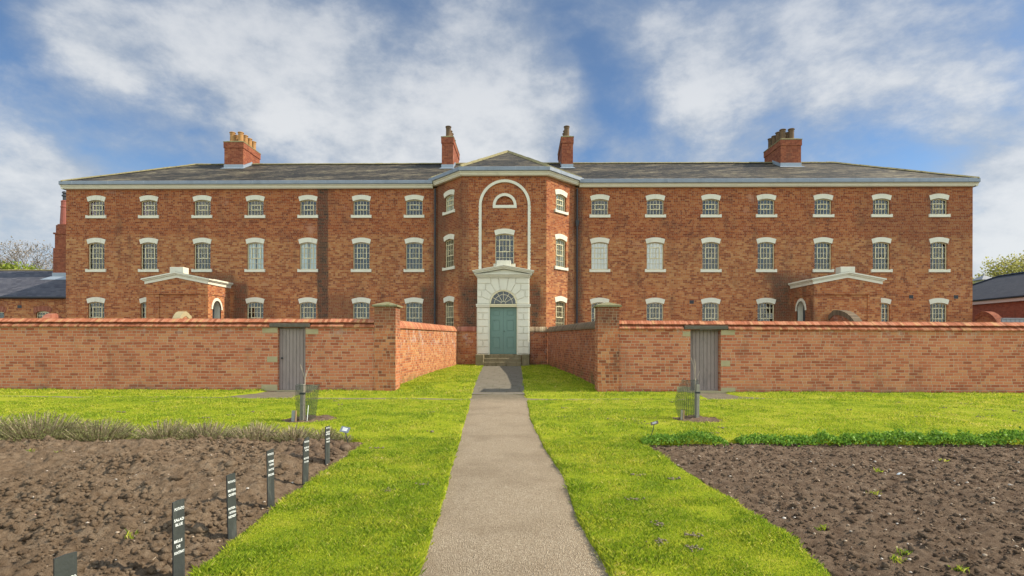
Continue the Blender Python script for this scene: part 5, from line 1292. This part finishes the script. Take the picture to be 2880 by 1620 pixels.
# cloud banks placed by direction: (image-like azimuth tangent, elevation tangent, angular radius, amount)
BL = [(-0.55,0.57,0.07,0.8),(-0.5,0.5,0.09,1.1),(-0.69,0.52,0.08,0.8),(-0.8,0.56,0.07,0.55),(-0.4,0.48,0.1,1.1),(-0.32,0.41,0.1,1.2),(-0.44,0.41,0.07,0.8),(-0.25,0.36,0.1,1.2),(-0.14,0.36,0.08,1.1),(-0.21,0.45,0.09,1.1),(-0.05,0.48,0.09,1.1),(0.02,0.43,0.08,1.1),(0.07,0.41,0.04,0.8),(-0.1,0.52,0.06,0.7),(-0.04,0.34,0.06,0.8),(-0.09,0.39,0.07,0.7),(-0.32,0.53,0.08,0.8),(-0.43,0.56,0.08,0.6),(-0.88,0.27,0.07,1.3),(-0.89,0.2,0.07,1.1),(-0.78,0.28,0.04,0.8),(-0.58,0.36,0.06,0.45),(-0.48,0.34,0.06,0.4),(0.27,0.51,0.07,0.58),(0.34,0.46,0.07,0.78),(0.43,0.5,0.09,0.78),(0.55,0.55,0.09,0.83),(0.65,0.48,0.1,0.98),(0.76,0.54,0.11,0.98),(0.83,0.43,0.08,1.07),(0.72,0.4,0.06,0.78),(0.57,0.43,0.07,0.78),(0.84,0.28,0.05,1.27),(0.88,0.23,0.07,1.56),(0.82,0.17,0.06,1.2),(0.24,0.57,0.07,0.49),(0.14,0.57,0.06,0.35),(0.33,0.56,0.08,0.49),(0.17,0.32,0.04,0.39),(0.41,0.39,0.05,0.39),(-0.22,0.57,0.08,0.3),(-0.04,0.57,0.08,0.25),(-0.22,0.33,0.09,0.9),(-0.12,0.36,0.09,1),(-0.02,0.35,0.07,0.8),(-0.3,0.37,0.1,0.6),(0.4,0.36,0.12,0.34),(0.6,0.36,0.12,0.3),(-0.28,0.27,0.13,1.1),(-0.16,0.29,0.12,1.1),(-0.42,0.27,0.1,0.6),(-0.06,0.3,0.08,0.8),(-0.95,0.12,0.22,1.4),(0.95,0.15,0.17,1.6),(0.92,0.3,0.13,1.2),(0.9,0.02,0.15,1.2),(0.3,0.4,0.15,0.3),(0.5,0.4,0.15,0.38)]
acc = None
for (a, e, r, amt) in BL:
    c = Vector((a, 1, e)).normalized()
    dp = s.n('ShaderNodeVectorMath', operation='DISTANCE'); s.L(WD, dp.inputs[0]); dp.inputs[1].default_value = c
    k = s.m('MULTIPLY', s.m('SUBTRACT', 1., s.ss(dp.outputs['Value'], 0., r*1.5)), amt)
    acc = k if acc is None else s.m('ADD', acc, k)
# other half of the sky: scattered clouds for light and reflections
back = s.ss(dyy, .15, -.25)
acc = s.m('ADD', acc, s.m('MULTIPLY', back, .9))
acc = s.m('MULTIPLY', s.m('DIVIDE', acc, s.m('ADD', acc, .9)), 1.55)
dens = s.m('ADD', s.m('MULTIPLY', acc, .78), s.m('ADD', s.m('MULTIPLY', s.m('SUBTRACT', n1, .47), 1.7), s.m('ADD', s.m('MULTIPLY', s.m('SUBTRACT', n2, .5), 1.0), s.m('MULTIPLY', s.m('SUBTRACT', s.noise(s.scale(WD, (1.,1.,1.8)), 17., 8., .62), .5), .55))))
cov = s.m('MULTIPLY', s.ss(dens, .08, .95), s.m('SUBTRACT', 1., s.m('MULTIPLY', s.ss(dzz, .30, .60), .30)))
haze = s.m('MULTIPLY', s.m('SUBTRACT', 1., s.ss(dzz, 0., .34)), .55)
shade = s.ss(s.m('ADD', dens, s.m('MULTIPLY', s.m('SUBTRACT', n2, .5), 1.4)), .35, 1.35)
ccol = s.mix(shade, (3.3,3.75,4.35), (6.2,6.3,6.35))
col = s.mix(1., sky.outputs[0], (.66,.84,1.02), 'MULTIPLY')
col = s.mix(s.m('MULTIPLY', s.ss(dzz, .2, .6), .5), col, (1.35,1.95,2.95))
col = s.mix(haze, col, (3.9,4.9,5.8))
col = s.mix(s.m('MULTIPLY', cov, .9), col, ccol)
# unseen bright warm sky behind the camera, added to fill the shaded facade
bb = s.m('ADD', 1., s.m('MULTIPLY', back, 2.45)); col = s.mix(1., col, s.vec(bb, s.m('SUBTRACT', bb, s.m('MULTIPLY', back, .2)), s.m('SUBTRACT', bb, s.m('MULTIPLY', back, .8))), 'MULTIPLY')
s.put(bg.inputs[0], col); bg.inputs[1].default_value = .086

su = bpy.data.lights.new('sun', 'SUN'); su.energy = 4.3; su.angle = R(.5); su.color = (1., .90, .72)
so = bpy.data.objects.new('sun', su); COL.objects.link(so); so.rotation_euler = sd.to_track_quat('Z', 'Y').to_euler(); so.location = (20, 0, 20)
cam = bpy.data.cameras.new('camera'); co = bpy.data.objects.new('camera', cam); COL.objects.link(co); scene.camera = co
cam.sensor_width = 36; cam.lens = 20; cam.shift_y = (964-810)/2880; cam.clip_end = 2000; cam.clip_start = .05
co.location = (0, 0, 1.39)
co.matrix_world = Matrix.Translation((0, 0, 1.39)) @ Matrix.Rotation(R(1.0), 4, 'Z') @ Matrix.Rotation(R(90), 4, 'X') @ Matrix.Rotation(R(.14), 4, 'Z')
scene.render.engine = 'CYCLES'
scene.view_settings.view_transform = 'Standard'; scene.view_settings.look = 'None'; scene.view_settings.exposure = .62; scene.view_settings.gamma = 1.
scene.render.resolution_x = 1024; scene.render.resolution_y = 576
